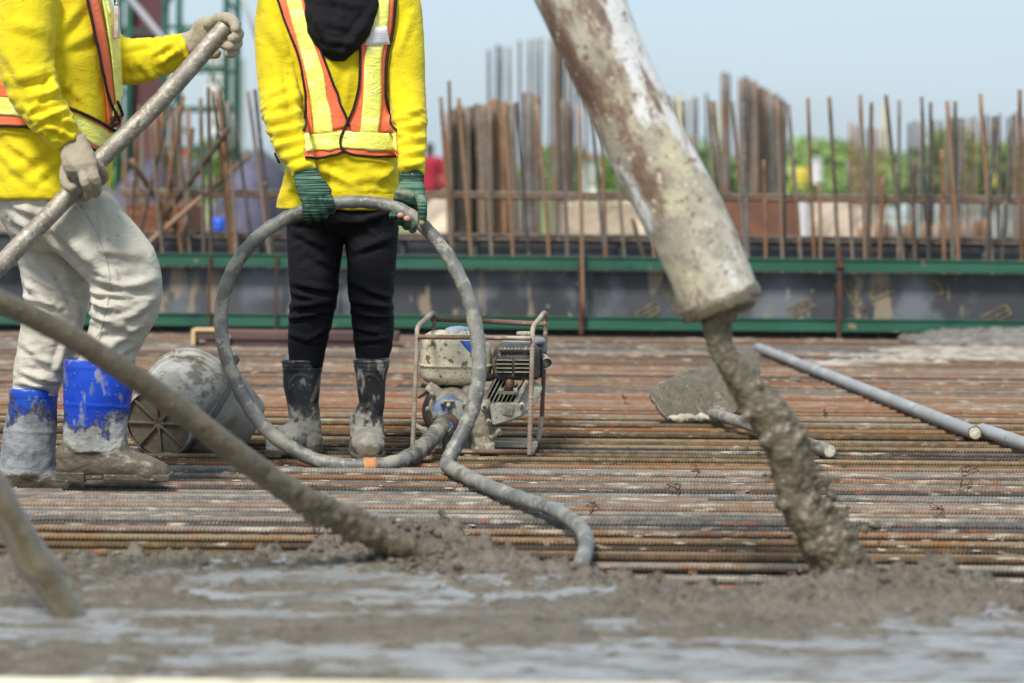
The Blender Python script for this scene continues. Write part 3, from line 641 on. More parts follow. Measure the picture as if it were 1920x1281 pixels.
# ------------------------------------------------------------------ trees
LEAF = []  # leaf greens paled and greyed: distance haze put into the colour
for i, (a_, b_) in enumerate((((.19, .31, .085, 1), (.29, .40, .14, 1)), ((.14, .23, .075, 1), (.21, .31, .11, 1)))):
    q = Mat('foliage', .75); oi = q.n('ShaderNodeObjectInfo'); q.base(a_).mix(q.rng(q.noise(.9, 4), .35, .65), b_); q.mix(q.rng(q.noise(6, 3), .5, .7, 0, .6), (.05, .09, .03, 1)); LEAF.append(q.done())
BARK = simple('bark', (.12, .09, .06, 1), (.2, .16, .12, 1), 3, .9)
def crown_mesh(seed, h, wd, n=2600, leaf=.16):
    rs = np.random.RandomState(seed); lob = [(rs.uniform(-.55, .55)*wd, rs.uniform(-.5, .5)*wd, h*rs.uniform(.28, .82), rs.uniform(.3, .55)*wd) for _ in range(11)]
    V = []; Fc = []
    for k in range(n):
        c = lob[rs.randint(len(lob))]; d = rs.normal(size=3); d /= np.linalg.norm(d); r_ = c[3] * (rs.uniform(.35, 1) ** .5)
        p = np.array(c[:3]) + d * r_ * np.array([1, 1, .75]); 
        if p[2] < .08*h: p[2] = .08*h + rs.uniform(0, .3)
        u = rs.normal(size=3); u /= np.linalg.norm(u); w_ = np.cross(u, rs.normal(size=3)); w_ /= np.linalg.norm(w_); s = leaf * rs.uniform(.6, 1.4); i = len(V)
        V += [p - u*s - w_*s*.5, p + w_*s*.1 - u*.2*s + w_*s*.5, p + u*s, p + u*.2*s - w_*s*.6]; Fc.append((i, i+1, i+2, i+3))
    return mesh(V, Fc)
protos = []
for i, (h, wd) in enumerate(((4.2, 2.4), (3.0, 2.8), (5.0, 2.0))):
    cm = crown_mesh(i + 1, h, wd); cm.materials.append(LEAF[i % 2])
    mb = MB().tube([(0, 0, -.1), (.05, 0, h*.25), (-.04, .05, h*.55)], [.14, .10, .05], 8)
    for a in range(4): mb.tube([(0, 0, h*.2), (.5*math.cos(a*1.6), .5*math.sin(a*1.6), h*.45), (1.0*math.cos(a*1.6), 1.0*math.sin(a*1.6), h*.65)], [.06, .04, .02], 6)
    tm = mb.mesh(); tm.materials.append(BARK); tm.polygons.foreach_set('use_smooth', [True]*len(tm.polygons)); protos.append((h, cm, tm))
def tree(px, pt, Y, kind, label, group=None, sx=1.0):
    h, cm, tm = protos[kind]; b = P(px, 340, Y); z = -.28; s = (P(px, pt, Y).z - z) / h
    t = thing('tree', label, 'tree', (b.x, Y, z), (0, 0, rnd.uniform(0, 6)), group); t.scale = (s*sx, s*sx, s)
    for nm, me_ in (('crown', cm), ('trunk', tm)):
        o = bpy.data.objects.new(nm, me_); col.objects.link(o); o.parent = t
GL = ('low leafy tree in the distant green belt on the horizon', 'trees of the distant green belt')
tree(1560, 222, 75, 0, 'bright green rounded tree right of the tall dark bar cluster', None, 1.5)
tree(1612, 262, 78, 1, 'lower bright green bush on the right flank of the rounded tree')
tree(1500, 262, 82, 1, 'lower green bush on the left flank of the rounded tree')
tree(1770, 232, 88, 2, 'darker green tree behind the wide bar cluster', None, 1.6)
tree(1870, 232, 92, 0, 'dark green tree close to the right edge of the picture', None, 1.5)
tree(1930, 224, 90, 2, 'dark green tree cut by the right edge of the picture', None, 1.5)
tree(1300, 246, 80, 1, 'green tree seen right beside the slanting pipe', None, 1.2)
tree(1240, 262, 84, 0, 'green tree partly hidden by the slanting pipe')
tree(350, 230, 70, 0, 'green tree seen through the scaffold tower')
for i, px in enumerate(range(-40, 2000, 46)):
    tree(px + rnd.uniform(-14, 14), rnd.uniform(262, 296) + (0 if px > 1100 else 8), rnd.uniform(118, 150), i % 3, GL[0], GL[1], 1.7)
# ================================================================== people
def cloth(name, c, c2, rough=.85, knit=0, extra=None, bumpd=.0008, crease=.005):
    m = Mat(name, rough, 0, .25); m.base(c).mix(m.rng(m.noise(5, 4), .35, .65), c2)
    if extra: extra(m)
    m.bump(m.math('ABSOLUTE', m.math('SUBTRACT', m.noise(17, 3, (1, 1, 1.7), dist=.6), .5)), crease); m.bump(m.noise(420, 2), bumpd); m.b.inputs['Sheen Weight'].default_value = .12 if c[1] > .1 else 0
    return m.done()
def specks(m, c, sc_, t, k=.8, loc=(0, 0, 0)): m.mix(m.rng(m.noise(sc_, 2, loc=loc), t, t + .04, 0, k), c)
def _y(m):
    specks(m, S(70, 60, 20), 75, .745, .8); m.mix(m.rng(m.noise(3.5, 5, loc=(7, 7, 3)), .42, .66, 0, .35), (.62, .40, .006, 1)); specks(m, S(120, 112, 80), 34, .715, .5, (2, 8, 8)); specks(m, S(150, 110, 30), 16, .73, .45, (5, 1, 1))
    m.mix(m.rng(m.noise(9, 5, loc=(2, 7, 3)), .56, .72, 0, .35), S(120, 104, 30))
YSH = cloth('yellow_knit', (.76, .62, .010, 1), (.68, .54, .008, 1), extra=_y)
def _w(m):
    specks(m, S(90, 84, 70), 75, .72, .7); m.mix(m.rng(m.noise(6, 5, loc=(1, 6, 3)), .5, .7, 0, .55), (.36, .32, .24, 1)); specks(m, (.25, .22, .17, 1), 28, .68, .5, (4, 4, 1))
TRW = cloth('white_trousers', (.55, .52, .445, 1), (.48, .45, .375, 1), .9, extra=_w, crease=.006)
def _b(m): m.mix(m.rng(m.noise(7, 6, loc=(1, 6, 3)), .66, .78, 0, .5), (.12, .11, .10, 1)); specks(m, (.25, .23, .2, 1), 70, .74, .7)
TRB = cloth('black_trousers', (.0050, .0050, .0075, 1), (.008, .008, .012, 1), .85, extra=_b)
SCARF = cloth('black_scarf', (.006, .006, .008, 1), (.010, .010, .012, 1), .95, extra=lambda m: specks(m, (.3, .3, .3, 1), 90, .80, .6))
ORG = cloth('orange_mesh', (.95, .21, .085, 1), (.88, .18, .075, 1), .7)
PIPE = cloth('black_piping', (.012, .010, .012, 1), (.02, .016, .016, 1), .6)
def _rf(m):
    m.bump(m.noise(16, 3, (1, 1, 2)), .003)
    m.mix(m.rng(m.noise(14, 3, (1, 1, 2.5), loc=(3, 3, 3)), .5, .66, 0, .8), (1.0, 1.0, .42, 1)); m.rmix(m.noise(11, 3), .22)
RFL = cloth('yellow_reflective', (.92, .92, .22, 1), (.86, .86, .17, 1), .42, extra=_rf, crease=.008)
def _gl(m): m.mix(m.rng(m.noise(22, 5, loc=(1, 1, 1)), .5, .68, 0, .6), (.20, .18, .14, 1)); m.bump(m.noise(320, 2, (1, 1, 1)), .0012)
GLB = cloth('cotton_glove', (.40, .345, .25, 1), (.33, .28, .20, 1), .95, extra=_gl)
m = Mat('green_glove', .9, 0, .2); z_ = m.noise(1, 3, (6, 6, 190), (0, .25, 0), dist=.9)
m.base(m.ramp(z_, [(.32, (.006, .012, .014, 1)), (.45, (.015, .05, .035, 1)), (.55, (.055, .115, .08, 1)), (.66, (.15, .23, .17, 1)), (.74, (.03, .07, .06, 1))]))
m.mix(m.rng(m.noise(25, 4), .58, .7, 0, .5), (.22, .22, .17, 1)); m.bump(z_, .002); m.bump(m.noise(400, 2), .0006); GLG = m.done()
SKIN = simple('skin', (.36, .19, .12, 1), (.30, .15, .09, 1), 9, .55)
def boot_mat(name, c, c2, zmud, zhi, dry, wet, rough=.28):
    m = Mat(name, rough, 0, .5); z = m.axis(2); m.base(c).mix(m.rng(m.noise(8, 4), .4, .6), c2)
    n1 = m.noise(15, 8, (1, 1, .8), rough=.68); n2 = m.noise(7, 5, loc=(5, 5, 5))
    f1 = m.rng(m.math('ADD', z, m.math('MULTIPLY', m.math('SUBTRACT', n1, .5), .28)), zhi + .022, zhi - .016)
    spl = m.rng(m.noise(26, 6, (1, 1, .5), loc=(8, 2, 1)), .56, .66, 0, .75); fine = m.rng(m.noise(110, 3, loc=(8, 2, 1)), .66, .70, 0, .8)
    dv = m.n('ShaderNodeMix', data_type='RGBA'); m.l(m.rng(m.noise(20, 5, loc=(1, 1, 8)), .4, .62), dv.inputs[0]); dv.inputs[6].default_value = dry; dv.inputs[7].default_value = tuple(v*.62 for v in dry[:3]) + (1,)
    for f in (fine, spl, f1): m.mix(f, dv.outputs[2]); m.rmix(f, .85)
    f2 = m.rng(m.math('ADD', z, m.math('MULTIPLY', m.math('SUBTRACT', n2, .5), .16)), zmud + .010, zmud - .010)
    m.mix(f2, wet); m.rmix(f2, .36); m.bump(f1, .004); m.bump(f2, .006); m.bump(m.math('MULTIPLY', m.noise(60, 5), f1), .005)
    return m.done()

def up(): return (1, 0, 0), (0, 1, 0)
def prof(px0, px1, py, Y, b, dy=0):
    """a level cross-section whose outline runs from px0 to px1 at the height py"""
    a, c = P(px0, py, Y), P(px1, py, Y); m_ = (a + c) / 2; m_.y += dy
    return (m_, (c - a).length / 2, b, (1, 0, 0), (0, 1, 0))
def limb(pts, flat=1.0):
    """pts: (px, py, Y, radius px) """
    return [P(a, b, c) for a, b, c, d in pts], [d * c / F for a, b, c, d in pts]
def bvh_of(*meshes):
    V = []; Fc = []
    for me in meshes:
        n = len(V); V += [v.co.copy() for v in me.vertices]; Fc += [[i + n for i in p.vertices] for p in me.polygons]
    return BVHTree.FromPolygons(V, Fc)
def hit(bvh, px, py, off):
    o = Vector((0, 0, H0)); d = (P(px, py, 6) - o).normalized(); h = bvh.ray_cast(o, d)
    if h[0] is None:
        h = bvh.find_nearest(P(px, py, HY))
    n = h[1]
    if n.dot(d) > 0: n = -n
    return h[0] + n * off
HY = 7.3
def ribbon(name, A, B, bvh, off, mat, parent, m=8, n=44, th=.0015):
    """a cloth strip lying on the garment below, between the edge lines A and B"""
    A = resample(A, n); B = resample(B, n); V = []; 
    for i in range(n):
        for j in range(m):
            t = j / (m-1); x = A[i][0]*(1-t) + B[i][0]*t; y = A[i][1]*(1-t) + B[i][1]*t; V.append(hit(bvh, x, y, off))
    V = smooth_grid(V, n, m)
    Fc = [(i*m+j, i*m+j+1, (i+1)*m+j+1, (i+1)*m+j) for i in range(n-1) for j in range(m-1)]
    me = mesh(V, Fc); N = vn(me)[1]
    s = 1 if N[:, 1].mean() > 0 else -1; k = len(V); V2 = [v + Vector(q)*s*th for v, q in zip(V, N)]
    rim = [i*m for i in range(n)] + [(n-1)*m + j for j in range(1, m)] + [i*m + m-1 for i in range(n-2, -1, -1)] + list(range(m-2, 0, -1))
    F2 = [tuple(a for a in f) for f in Fc] + [tuple(a + k for a in f[::-1]) for f in Fc] + [(rim[i], rim[(i+1) % len(rim)], rim[(i+1) % len(rim)]+k, rim[i]+k) for i in range(len(rim))]
    me2 = mesh(V + V2, F2); bpy.data.meshes.remove(me); return link(name, me2, mat, parent)
def smooth_grid(V, n, m, it=2):
    A = np.array([list(v) for v in V]).reshape(n, m, 3)
    for _ in range(it):
        Bq = A.copy(); Bq[1:-1] = (A[:-2] + 2*A[1:-1] + A[2:]) / 4; A = Bq.copy(); A[:, 1:-1] = (Bq[:, :-2] + 2*Bq[:, 1:-1] + Bq[:, 2:]) / 4
    return [Vector(v) for v in A.reshape(-1, 3)]
def resample(L, n):
    L = np.array(spline(L, 8) if len(L) > 2 else [np.array(L[0], float), np.array(L[1], float)])
    d = np.r_[0, np.cumsum(np.linalg.norm(np.diff(L, axis=0), axis=1))]; t = np.linspace(0, d[-1], n)
    return [(np.interp(q, d, L[:, 0]), np.interp(q, d, L[:, 1])) for q in t]
def piping(L, bvh, off, parent, r=.0036, n=60):
    pts = [hit(bvh, x, y, off) for x, y in resample(L, n)]; pts = smooth_grid(pts, n, 1, 2)
    return MB().tube(pts, r, 8).build('piping', PIPE, parent)
def head(mb, c, face, s=1.0):
    """a head of .23 m, facing along `face` (unit, level)"""
    c = Vector(c); f = Vector(face); r = Vector((f.y, -f.x, 0)); z = Vector((0, 0, 1))
    def q(a, b, d): return c + f*a*s + r*b*s + z*d*s
    mb.loft([(q(.0, 0, -.115), .045*s, .05*s, r, f), (q(.02, 0, -.10), .058*s, .068*s, r, f), (q(.01, 0, -.05), .068*s, .088*s, r, f), (q(0, 0, .0), .074*s, .095*s, r, f), (q(-.005, 0, .05), .074*s, .096*s, r, f), (q(-.01, 0, .09), .058*s, .075*s, r, f), (q(-.01, 0, .112), .03*s, .04*s, r, f)], 20, 2)
    mb.tube([q(.09, 0, .005), q(.105, 0, -.02), q(.112, 0, -.035)], [.008*s, .012*s, .013*s], 8, round_end=True)
    for sg in (-1, 1):
        mb.ball(q(-.005, .078*sg, -.01), (.012*s, .018*s, .03*s), 10); mb.ball(q(.088, .032*sg, .004), .012*s, 8)
    mb.tube([q(.092, -.022, -.062), q(.098, 0, -.060), q(.092, .022, -.062)], .007*s, 8, round_end=True)

# ------------------------------------------------------------------ centre worker
CYW = 7.30
pc = thing('person', 'worker in yellow shirt, orange vest and black trousers holding up a loop of hose', 'person', (P(640, 850, CYW).x, CYW, 0))
# trousers
mb = MB()
mb.loft([prof(540, 745, 352, CYW, .105), prof(537, 748, 385, CYW, .11), prof(535, 747, 415, CYW, .11), prof(552, 732, 440, CYW, .06)], 40, 2.6)
LY, RY = 7.31, 7.30
mb.loft([prof(536, 648, 380, LY, .09), prof(537, 646, 430, LY, .088), prof(540, 641, 480, LY, .08, -.004), prof(542, 636, 520, LY, .078, -.012), prof(547, 634, 560, LY, .070, -.005), prof(541, 622, 605, LY, .066, .01), prof(539, 612, 650, LY, .056, .01), prof(543, 604, 690, LY, .046, .01)], 32, 2.2)
mb.loft([prof(642, 748, 380, RY, .09), prof(645, 747, 430, RY, .088), prof(650, 744, 480, RY, .08, -.004), prof(652, 741, 520, RY, .078, -.012), prof(655, 737, 560, RY, .070, -.005), prof(660, 738, 605, RY, .066, .01), prof(665, 735, 650, RY, .056, .01), prof(668, 725, 690, RY, .046, .01)], 32, 2.2)
me = remesh(mb, .0052, 4)
folds(me, [(545,575,630,560,7,0.0154),(540,598,612,582,5,0.0140),(550,548,600,560,5,0.0112),(548,530,632,545,6,0.0112),(570,640,612,615,5,0.0098),(541,625,590,640,5,0.0084),(655,560,735,575,7,0.0154),(662,585,738,595,5,0.0140),(690,545,740,560,5,0.0112),(660,610,715,625,5,0.0112),(665,640,735,632,5,0.0084),
   (560,400,640,380,7,0.0084),(548,430,625,470,7,0.0084),(655,420,735,395,7,0.0084),(665,470,742,440,7,0.0084),(650,520,700,545,7,0.0098),(604,400,628,440,6,0.0098),(590,480,632,505,6,0.0084)],
   [(tuple(P(590, 585, 7.28)), .09, (.5, 0, 1), .026, .0055), (tuple(P(700, 590, 7.28)), .09, (.5, 0, 1), .026, .0055), (tuple(P(690, 420, 7.25)), .12, (.5, 0, 1), .034, .004), (tuple(P(590, 420, 7.25)), .12, (-.5, 0, 1), .034, .004)], (.002, 12))
link('trousers', me, TRB, pc)
# boots
def boot_front(x0, x1, pxa, pxt, sole, Yb, name_mat, yaw, top=672, ribs=True):
    """a boot seen from the front"""
    mb = MB(); L = []
    lv = [(top, x0, x1, .062, 0), (top+12, x0+1, x1-1, .061, 0), (720, x0+5, x1-6, .058, 0), (755, x0+12, x1-9, .052, .0), (782, pxa-30, pxa+30, .050, -.002), (805, pxa-31, pxa+31, .056, -.01), (828, pxa-33, pxa+33, .058, -.015), (850, pxa-34, pxa+34, .055, -.015)]
    zs = []
    for y, a, b, dd, dy in lv: L.append(prof(a, b, y, Yb, dd, dy + .0))
    mb.loft(L, 30, 2.2)
    # foot
    z0 = .004; ax = P(pxa, 850, Yb).x; f = Vector((math.sin(yaw), -math.cos(yaw), 0)); r = Vector((f.y, -f.x, 0)) * -1; c0 = Vector((ax, Yb + .03, 0))
    secs = [(c0 - f*.03 + Vector((0,0,z0+.045)), .032, .045, r, (0,0,1)), (c0 + Vector((0,0,z0+.05)), .043, .052, r, (0,0,1)), (c0 + f*.06 + Vector((0,0,z0+.048)), .045, .050, r, (0,0,1)), (c0 + f*.12 + Vector((0,0,z0+.040)), .049, .040, r, (0,0,1)), (c0 + f*.17 + Vector((0,0,z0+.033)), .047, .032, r, (0,0,1)), (c0 + f*.205 + Vector((0,0,z0+.028)), .032, .023, r, (0,0,1))]
    mb.loft(secs, 26, 2.4)
    me = remesh(mb, .0045, 3); V, N = vn(me); d = .0025*fbm(V*26, 3, 4)*np.clip((.17-V[:,2])/.08, 0.1, 1) + .004*fbm(V*9, 2, 8)*(V[:,2] > .05)
    pix = toPix(V)
    if ribs:
        for yy in (top+7, top+15, top+22): d += .0022*np.exp(-((pix[:,1]-yy)/1.8)**2)
        cx_ = (x0+x1)/2 - 3; e = np.hypot((pix[:,0]-cx_)/20, (pix[:,1]-728)/24); d += .0030*np.exp(-((e-1)/.10)**2)*(pix[:,1] < 735)*(N[:,1] < 0)
        for k, yy in enumerate((786, 800, 812)): d += .002*np.exp(-((pix[:,1]-yy - .3*(pix[:,0]-pxa))/3.5)**2)
    setv(me, V + N*d[:, None]); link('boot', me, name_mat, pc)
    s = MB(); s.loft([(c0 - f*.035 + Vector((0,0,z0+.006)), .034, .010, r, (0,0,1)), (c0 + f*.03 + Vector((0,0,z0+.006)), .047, .011, r, (0,0,1)), (c0 + f*.12 + Vector((0,0,z0+.006)), .054, .011, r, (0,0,1)), (c0 + f*.18 + Vector((0,0,z0+.006)), .049, .011, r, (0,0,1)), (c0 + f*.212 + Vector((0,0,z0+.006)), .028, .010, r, (0,0,1))], 24, 3)
    s.build('sole', MUD, link_last(), auto=50)
def link_last(): return bpy.data.objects[[o.name for o in col.objects][-1]] if False else col.objects[-1]
MUD = simple('wet_mud', (.105, .088, .06, 1), (.075, .062, .043, 1), 18, .4, bump=.004, bs=70, spots=(((.34, .31, .25, 1), 30, .62, .68),))
BBL = boot_mat('black_boot', (.020, .021, .025, 1), (.04, .042, .046, 1), .055, .125, (.36, .335, .28, 1), (.17, .145, .105, 1), .32)
boot_front(527, 607, 572, 566, 848, 7.33, BBL, R(-22))
boot_front(662, 730, 688, 687, 856, 7.27, BBL, R(4))
# shirt: trunk, hem, sleeves
mb = MB(); SY = 7.30
mb.loft([prof(518, 748, 392, SY, .125), prof(521, 750, 375, SY, .124), prof(534, 748, 330, SY, .120), prof(545, 745, 280, SY, .118), prof(545, 742, 200, SY, .118), prof(535, 748, 120, SY, .122), prof(520, 755, 60, SY, .122), prof(508, 765, 10, SY, .115), prof(520, 752, -30, SY, .10), prof(560, 710, -58, SY, .075)], 44, 2.5)
arm_l = [(530, -12, 7.30, 46), (524, 40, 7.29, 46), (522, 100, 7.27, 43), (523, 160, 7.24, 40), (530, 215, 7.19, 38), (545, 262, 7.13, 33), (560, 298, 7.09, 28), (571, 324, 7.06, 23)]
arm_r = [(742, -12, 7.30, 42), (752, 40, 7.29, 41), (758, 100, 7.27, 39), (762, 160, 7.25, 36), (766, 215, 7.20, 33), (769, 262, 7.15, 30), (771, 300, 7.10, 27), (773, 328, 7.07, 23)]
for a in (arm_l, arm_r):
    q = [list(v) for v in spline(a, 3)]; p_, r_ = limb(q); mb.tube(p_, r_, 26)
me = remesh(mb, .0055, 4)
folds(me, [(492,205,560,180,9,0.0117),(495,228,560,215,8,0.0130),(505,252,565,240,7,0.0117),(515,275,572,262,7,0.0104),(528,298,580,282,6,0.0091),(500,180,545,160,8,0.0078),(545,120,560,235,8,0.0130),(505,40,560,130,13,0.0104),
   (737,120,742,225,7,0.0117),(745,225,795,200,7,0.0078),(748,245,796,232,7,0.0104),(752,268,796,258,6,0.0104),(752,292,796,282,6,0.0091),(750,312,796,306,5,0.0078),(770,30,742,110,9,0.0104),(760,150,790,185,8,0.0065),
   (552,310,640,330,9,0.0078),(640,340,740,325,9,0.0078),(560,352,610,318,8,0.0091),(700,350,742,310,8,0.0078),(600,360,605,310,9,0.0065),(530,372,560,340,9,0.0104),(655,130,645,210,8,0.0078),(610,150,640,215,7,0.0065)],
   [(tuple(P(530, 240, 7.15)), .10, (.25, 0, -1), .024, .0075), (tuple(P(770, 250, 7.13)), .10, (0, 0, -1), .022, .0065), (tuple(P(640, 330, 7.2)), .16, (.3, 0, 1), .04, .006), (tuple(P(566, 315, 7.08)), .05, (.3, 0, -1), .018, .004), (tuple(P(772, 320, 7.08)), .05, (0, 0, -1), .018, .004)], (.0025, 9))
V, N = vn(me); pix = toPix(V); d = .0022*np.exp(-((pix[:,1] - 362 - .01*(pix[:,0]-640))/1.6)**2)*(np.abs(pix[:,0]-632) < 118)*-1; setv(me, V + N*d[:, None])
shirt_c = link('shirt', me, YSH, pc); bv = bvh_of(me)   # mesh now in the parent's frame
def wbvh(o):
    off = o.parent.location; V = [v.co + off for v in o.data.vertices]; return BVHTree.FromPolygons(V, [list(p.vertices) for p in o.data.polygons])
# only the trunk carries the vest
bv = wbvh(shirt_c)
# body under the clothes
mb = MB(); mb.loft([prof(560, 725, 372, SY, .09), prof(570, 720, 250, SY, .085), prof(555, 728, 60, SY, .09), prof(560, 715, -20, SY, .08), prof(610, 660, -55, SY, .05), prof(612, 658, -110, SY, .05)], 30, 2.3)
for a in (arm_l, arm_r): p_, r_ = limb([(x, y, Yq, r_*.62) for x, y, Yq, r_ in a]); mb.tube(p_, r_, 16, round_end=True)
for (xa, xb, yy) in (((590, 586, 568), 0, LY), ((697, 700, 699), 0, RY)):
    mb.tube([P(xa[0], 380, yy), P(xa[1], 530, yy), P(xa[2], 690, yy + .01), P(xa[2] - 3, 825, yy + .01), P(xa[2] - 3, 838, yy - .03)], [.070, .048, .030, .022, .018], 16, round_end=True)
head(mb, P(636, -165, 7.26), (0, -1, 0)); link('body', remesh(mb, .007, 3), SKIN, pc)
# vest
vest = MB(); vest_root = ribbon('vest', [(538,0),(556,60),(572,130),(583,200),(588,252)], [(512,-30),(545,70),(571,150),(575,205),(568,252)], bv, .0055, ORG, pc)
def vr(nm, A, B, off, mt, **k): return ribbon(nm, A, B, bv, off, mt, vest_root, **k)
_vl = Vector(vest_root.location)
vr('panel', [(566,-20),(586,60),(602,95),(618,137),(636,189),(656,238)], [(540,-20),(560,60),(572,130),(585,189),(590,252)], .0058, ORG)
vr('panel', [(600,248),(655,243)], [(600,262),(650,262)], .0060, ORG)
vr('panel', [(740,-20),(734,50),(722,110),(720,180),(728,212),(746,248)], [(706,-20),(700,60),(688,130),(682,200),(678,252)], .0060, ORG)
vr('panel', [(676,80),(673,160),(664,200),(645,245)], [(700,80),(700,160),(695,200),(690,252)], .0064, ORG)
vr('panel', [(568,280),(640,277),(655,283)], [(572,299),(610,294),(652,288)], .0058, ORG)
vr('panel', [(648,280),(700,281),(748,283)], [(654,288),(700,293),(748,294)], .0068, ORG)
vr('reflective_band', [(534,-20),(552,51),(564,93),(575,137),(585,189),(591,250)], [(562,-20),(578,51),(593,93),(607,137),(617,189),(625,250)], .0084, RFL)
vr('reflective_band', [(700,-20),(694,60),(683,110),(681,170),(677,225),(675,250)], [(730,-20),(724,50),(713,110),(713,180),(711,225),(707,250)], .0088, RFL)
vr('reflective_band', [(568,252),(600,250),(644,247)], [(572,284),(605,283),(642,279)], .0090, RFL)
vr('reflective_band', [(646,247),(690,248),(746,251)], [(640,278),(690,282),(748,284)], .0100, RFL)
def pipe_(L, off=.009, **k): return piping(L, bv, off, vest_root, **k)
pipe_([(510,-30),(535,36),(558,95),(571,150),(576,200),(572,228),(566,246)], .008)
pipe_([(568,-20),(588,60),(601,90),(609,112),(618,137),(627,165),(636,189),(650,222),(656,236)], .010)
pipe_([(742,-30),(735,50),(722,110),(720,180),(727,210),(746,246)], .009)
pipe_([(676,70),(674,130),(672,165),(664,198),(655,222),(642,250),(638,270),(643,283),(660,290),(700,294),(747,294)], .012)
pipe_([(572,300),(600,297),(625,291),(648,284)], .009)
pipe_([(520,284),(528,300)], .010)
# name card
card = vr('name_card', [(682,86),(700,85),(726,83)], [(702,50),(710,52),(722,50)], .012, simple('card_white', (.78, .78, .80, 1), None, 4, .25), n=10, m=6, th=.001)
INK = simple('faint_ink', (.36, .38, .44, 1))
for k in range(6):
    y = 60 + k*4.0; x0 = 702 - (y-52)*.5; MB().tube([hit(bv, x, y, .0148) for x in (x0, (x0+721)/2, 721)], .0005, 4).build('printed_line', INK, card)
# scarf / hood
mb = MB()
mb.loft([prof(590, 684, -62, 7.28, .085), prof(572, 708, -30, 7.24, .10), prof(568, 714, 0, 7.215, .075), prof(570, 708, 30, 7.20, .062, -.004), prof(577, 696, 60, 7.195, .056, -.006), prof(592, 678, 85, 7.19, .048, -.004), prof(608, 660, 104, 7.188, .036), prof(622, 644, 115, 7.186, .022)], 40, 2.2)
mb.loft([prof(602, 672, -50, 7.27, .09), prof(594, 680, -110, 7.27, .10), prof(590, 684, -170, 7.27, .108), prof(594, 680, -220, 7.28, .10), prof(612, 662, -246, 7.28, .06)], 30, 2.1)
me = remesh(mb, .005, 4); folds(me, [(580,20,632,100,8,.009),(708,10,640,104,8,.009),(600,40,680,60,9,.006),(590,66,668,84,8,.007),(606,92,655,96,6,.006),(585,-10,700,20,10,.006),(640,0,640,60,8,.004)], [(tuple(P(640, 60, 7.14)), .10, (.2, 0, 1), .03, .004)], (.003, 12))
link('scarf', me, SCARF, pc)

# ------------------------------------------------------------------ gloves
def glove(mbs, mat, parent, name='glove', vox=.0026, wr=()):
    mb = MB()
    for kind, a in mbs:
        if kind == 't': p_, r_ = limb([list(q) for q in (spline(a, 3) if len(a) > 2 else a)]); mb.tube(p_, r_, 14, round_end=True)
        elif kind == 'l': mb.loft(a, 24, 2.3)
    me = remesh(mb, vox, 1, .5); V, N = vn(me); setv(me, V + N * (.0010*fbm(V*60, 3, 2) + .0014*fbm(V*25, 2, 6))[:, None])
    return link(name, me, mat, parent)
def hsec(cx_, cy_, Y, wpx, tpx, ang):
    """a section across a hand: centre, half width (px), half thickness (px), direction of the width in the picture"""
    c = P(cx_, cy_, Y); k = Y / F; A = Vector((math.cos(ang), 0, -math.sin(ang))); return (c, wpx*k, tpx*k, A, (0, 1, 0))
g1Y = 7.03
HOSE_TOP = [(585, 398), (640, 380), (700, 378), (760, 396)]
gl = [('l', [hsec(571, 312, 7.07, 23, 18, -.15), hsec(574, 326, 7.06, 23, 17, -.2), hsec(579, 340, 7.04, 27, 17, -.22), hsec(586, 353, 7.02, 30, 17, -.25), hsec(592, 364, 7.00, 31, 15, -.28), hsec(595, 371, 6.995, 28, 11, -.3)]),
      ('t', [(572, 362, 7.0, 9), (573, 378, 6.99, 8), (574, 394, 6.98, 7.6), (576, 407, 6.99, 7.3), (579, 415, 7.02, 6.8)]),
      ('t', [(584, 364, 7.0, 9), (588, 381, 6.985, 8), (590, 396, 6.975, 7.6), (593, 406, 6.99, 7.3), (594, 411, 7.02, 6.8)]),
      ('t', [(596, 362, 7.0, 9), (603, 378, 6.985, 7.8), (606, 391, 6.975, 7.5), (608.5, 400, 6.99, 7.2), (609, 405, 7.02, 6.6)]),
      ('t', [(607, 357, 7.0, 9), (617, 372, 6.99, 7.4), (621, 384, 6.98, 7.1), (623, 393, 6.995, 6.8), (622, 397, 7.02, 6.3)]),
      ('t', [(566, 350, 7.06, 10), (572, 372, 7.09, 9.5), (590, 392, 7.10, 9), (604, 398, 7.09, 8.5)])]
glove(gl, GLG, pc)
gr = [('l', [hsec(773, 316, 7.08, 21, 17, .0), hsec(773, 335, 7.07, 20, 16, .0), hsec(772, 350, 7.06, 25, 16, .1), hsec(769, 366, 7.05, 29, 16, .2), hsec(767, 380, 7.06, 31, 15, .3), hsec(764, 392, 7.09, 28, 14, .35)]),
      ('t', [(786, 362, 7.03, 10), (791, 382, 6.99, 9.8), (792, 400, 6.975, 9), (791, 414, 6.985, 7.8)]),
      ('t', [(742, 382, 7.08, 8), (739, 396, 7.06, 7.4), (737, 406, 7.01, 7.2), (741, 403, 6.975, 7)]),
      ('t', [(752, 388, 7.09, 8), (749, 406, 7.07, 7.4), (749, 417, 7.01, 7.2), (753, 411, 6.97, 7)]),
      ('t', [(764, 392, 7.09, 8), (762, 412, 7.07, 7.4), (761.5, 425, 7.01, 7.2), (764.5, 418, 6.97, 7)]),
      ('t', [(777, 392, 7.09, 8), (775, 416, 7.07, 7.4), (774, 431, 7.01, 7.2), (776, 423, 6.97, 7)])]
GG2 = Mat('green_glove_muddy', .9, 0, .2); m = GG2; z_ = m.noise(1, 3, (3, 3, 180), (0, .15, 0), dist=.3)
m.base(m.ramp(z_, [(.32, (.012, .03, .025, 1)), (.5, (.04, .10, .07, 1)), (.64, (.13, .24, .17, 1)), (.74, (.04, .08, .06, 1))])); m.mix(m.rng(m.noise(20, 4, loc=(3, 3, 3)), .5, .66, 0, .6), (.28, .27, .20, 1)); m.bump(z_, .002)
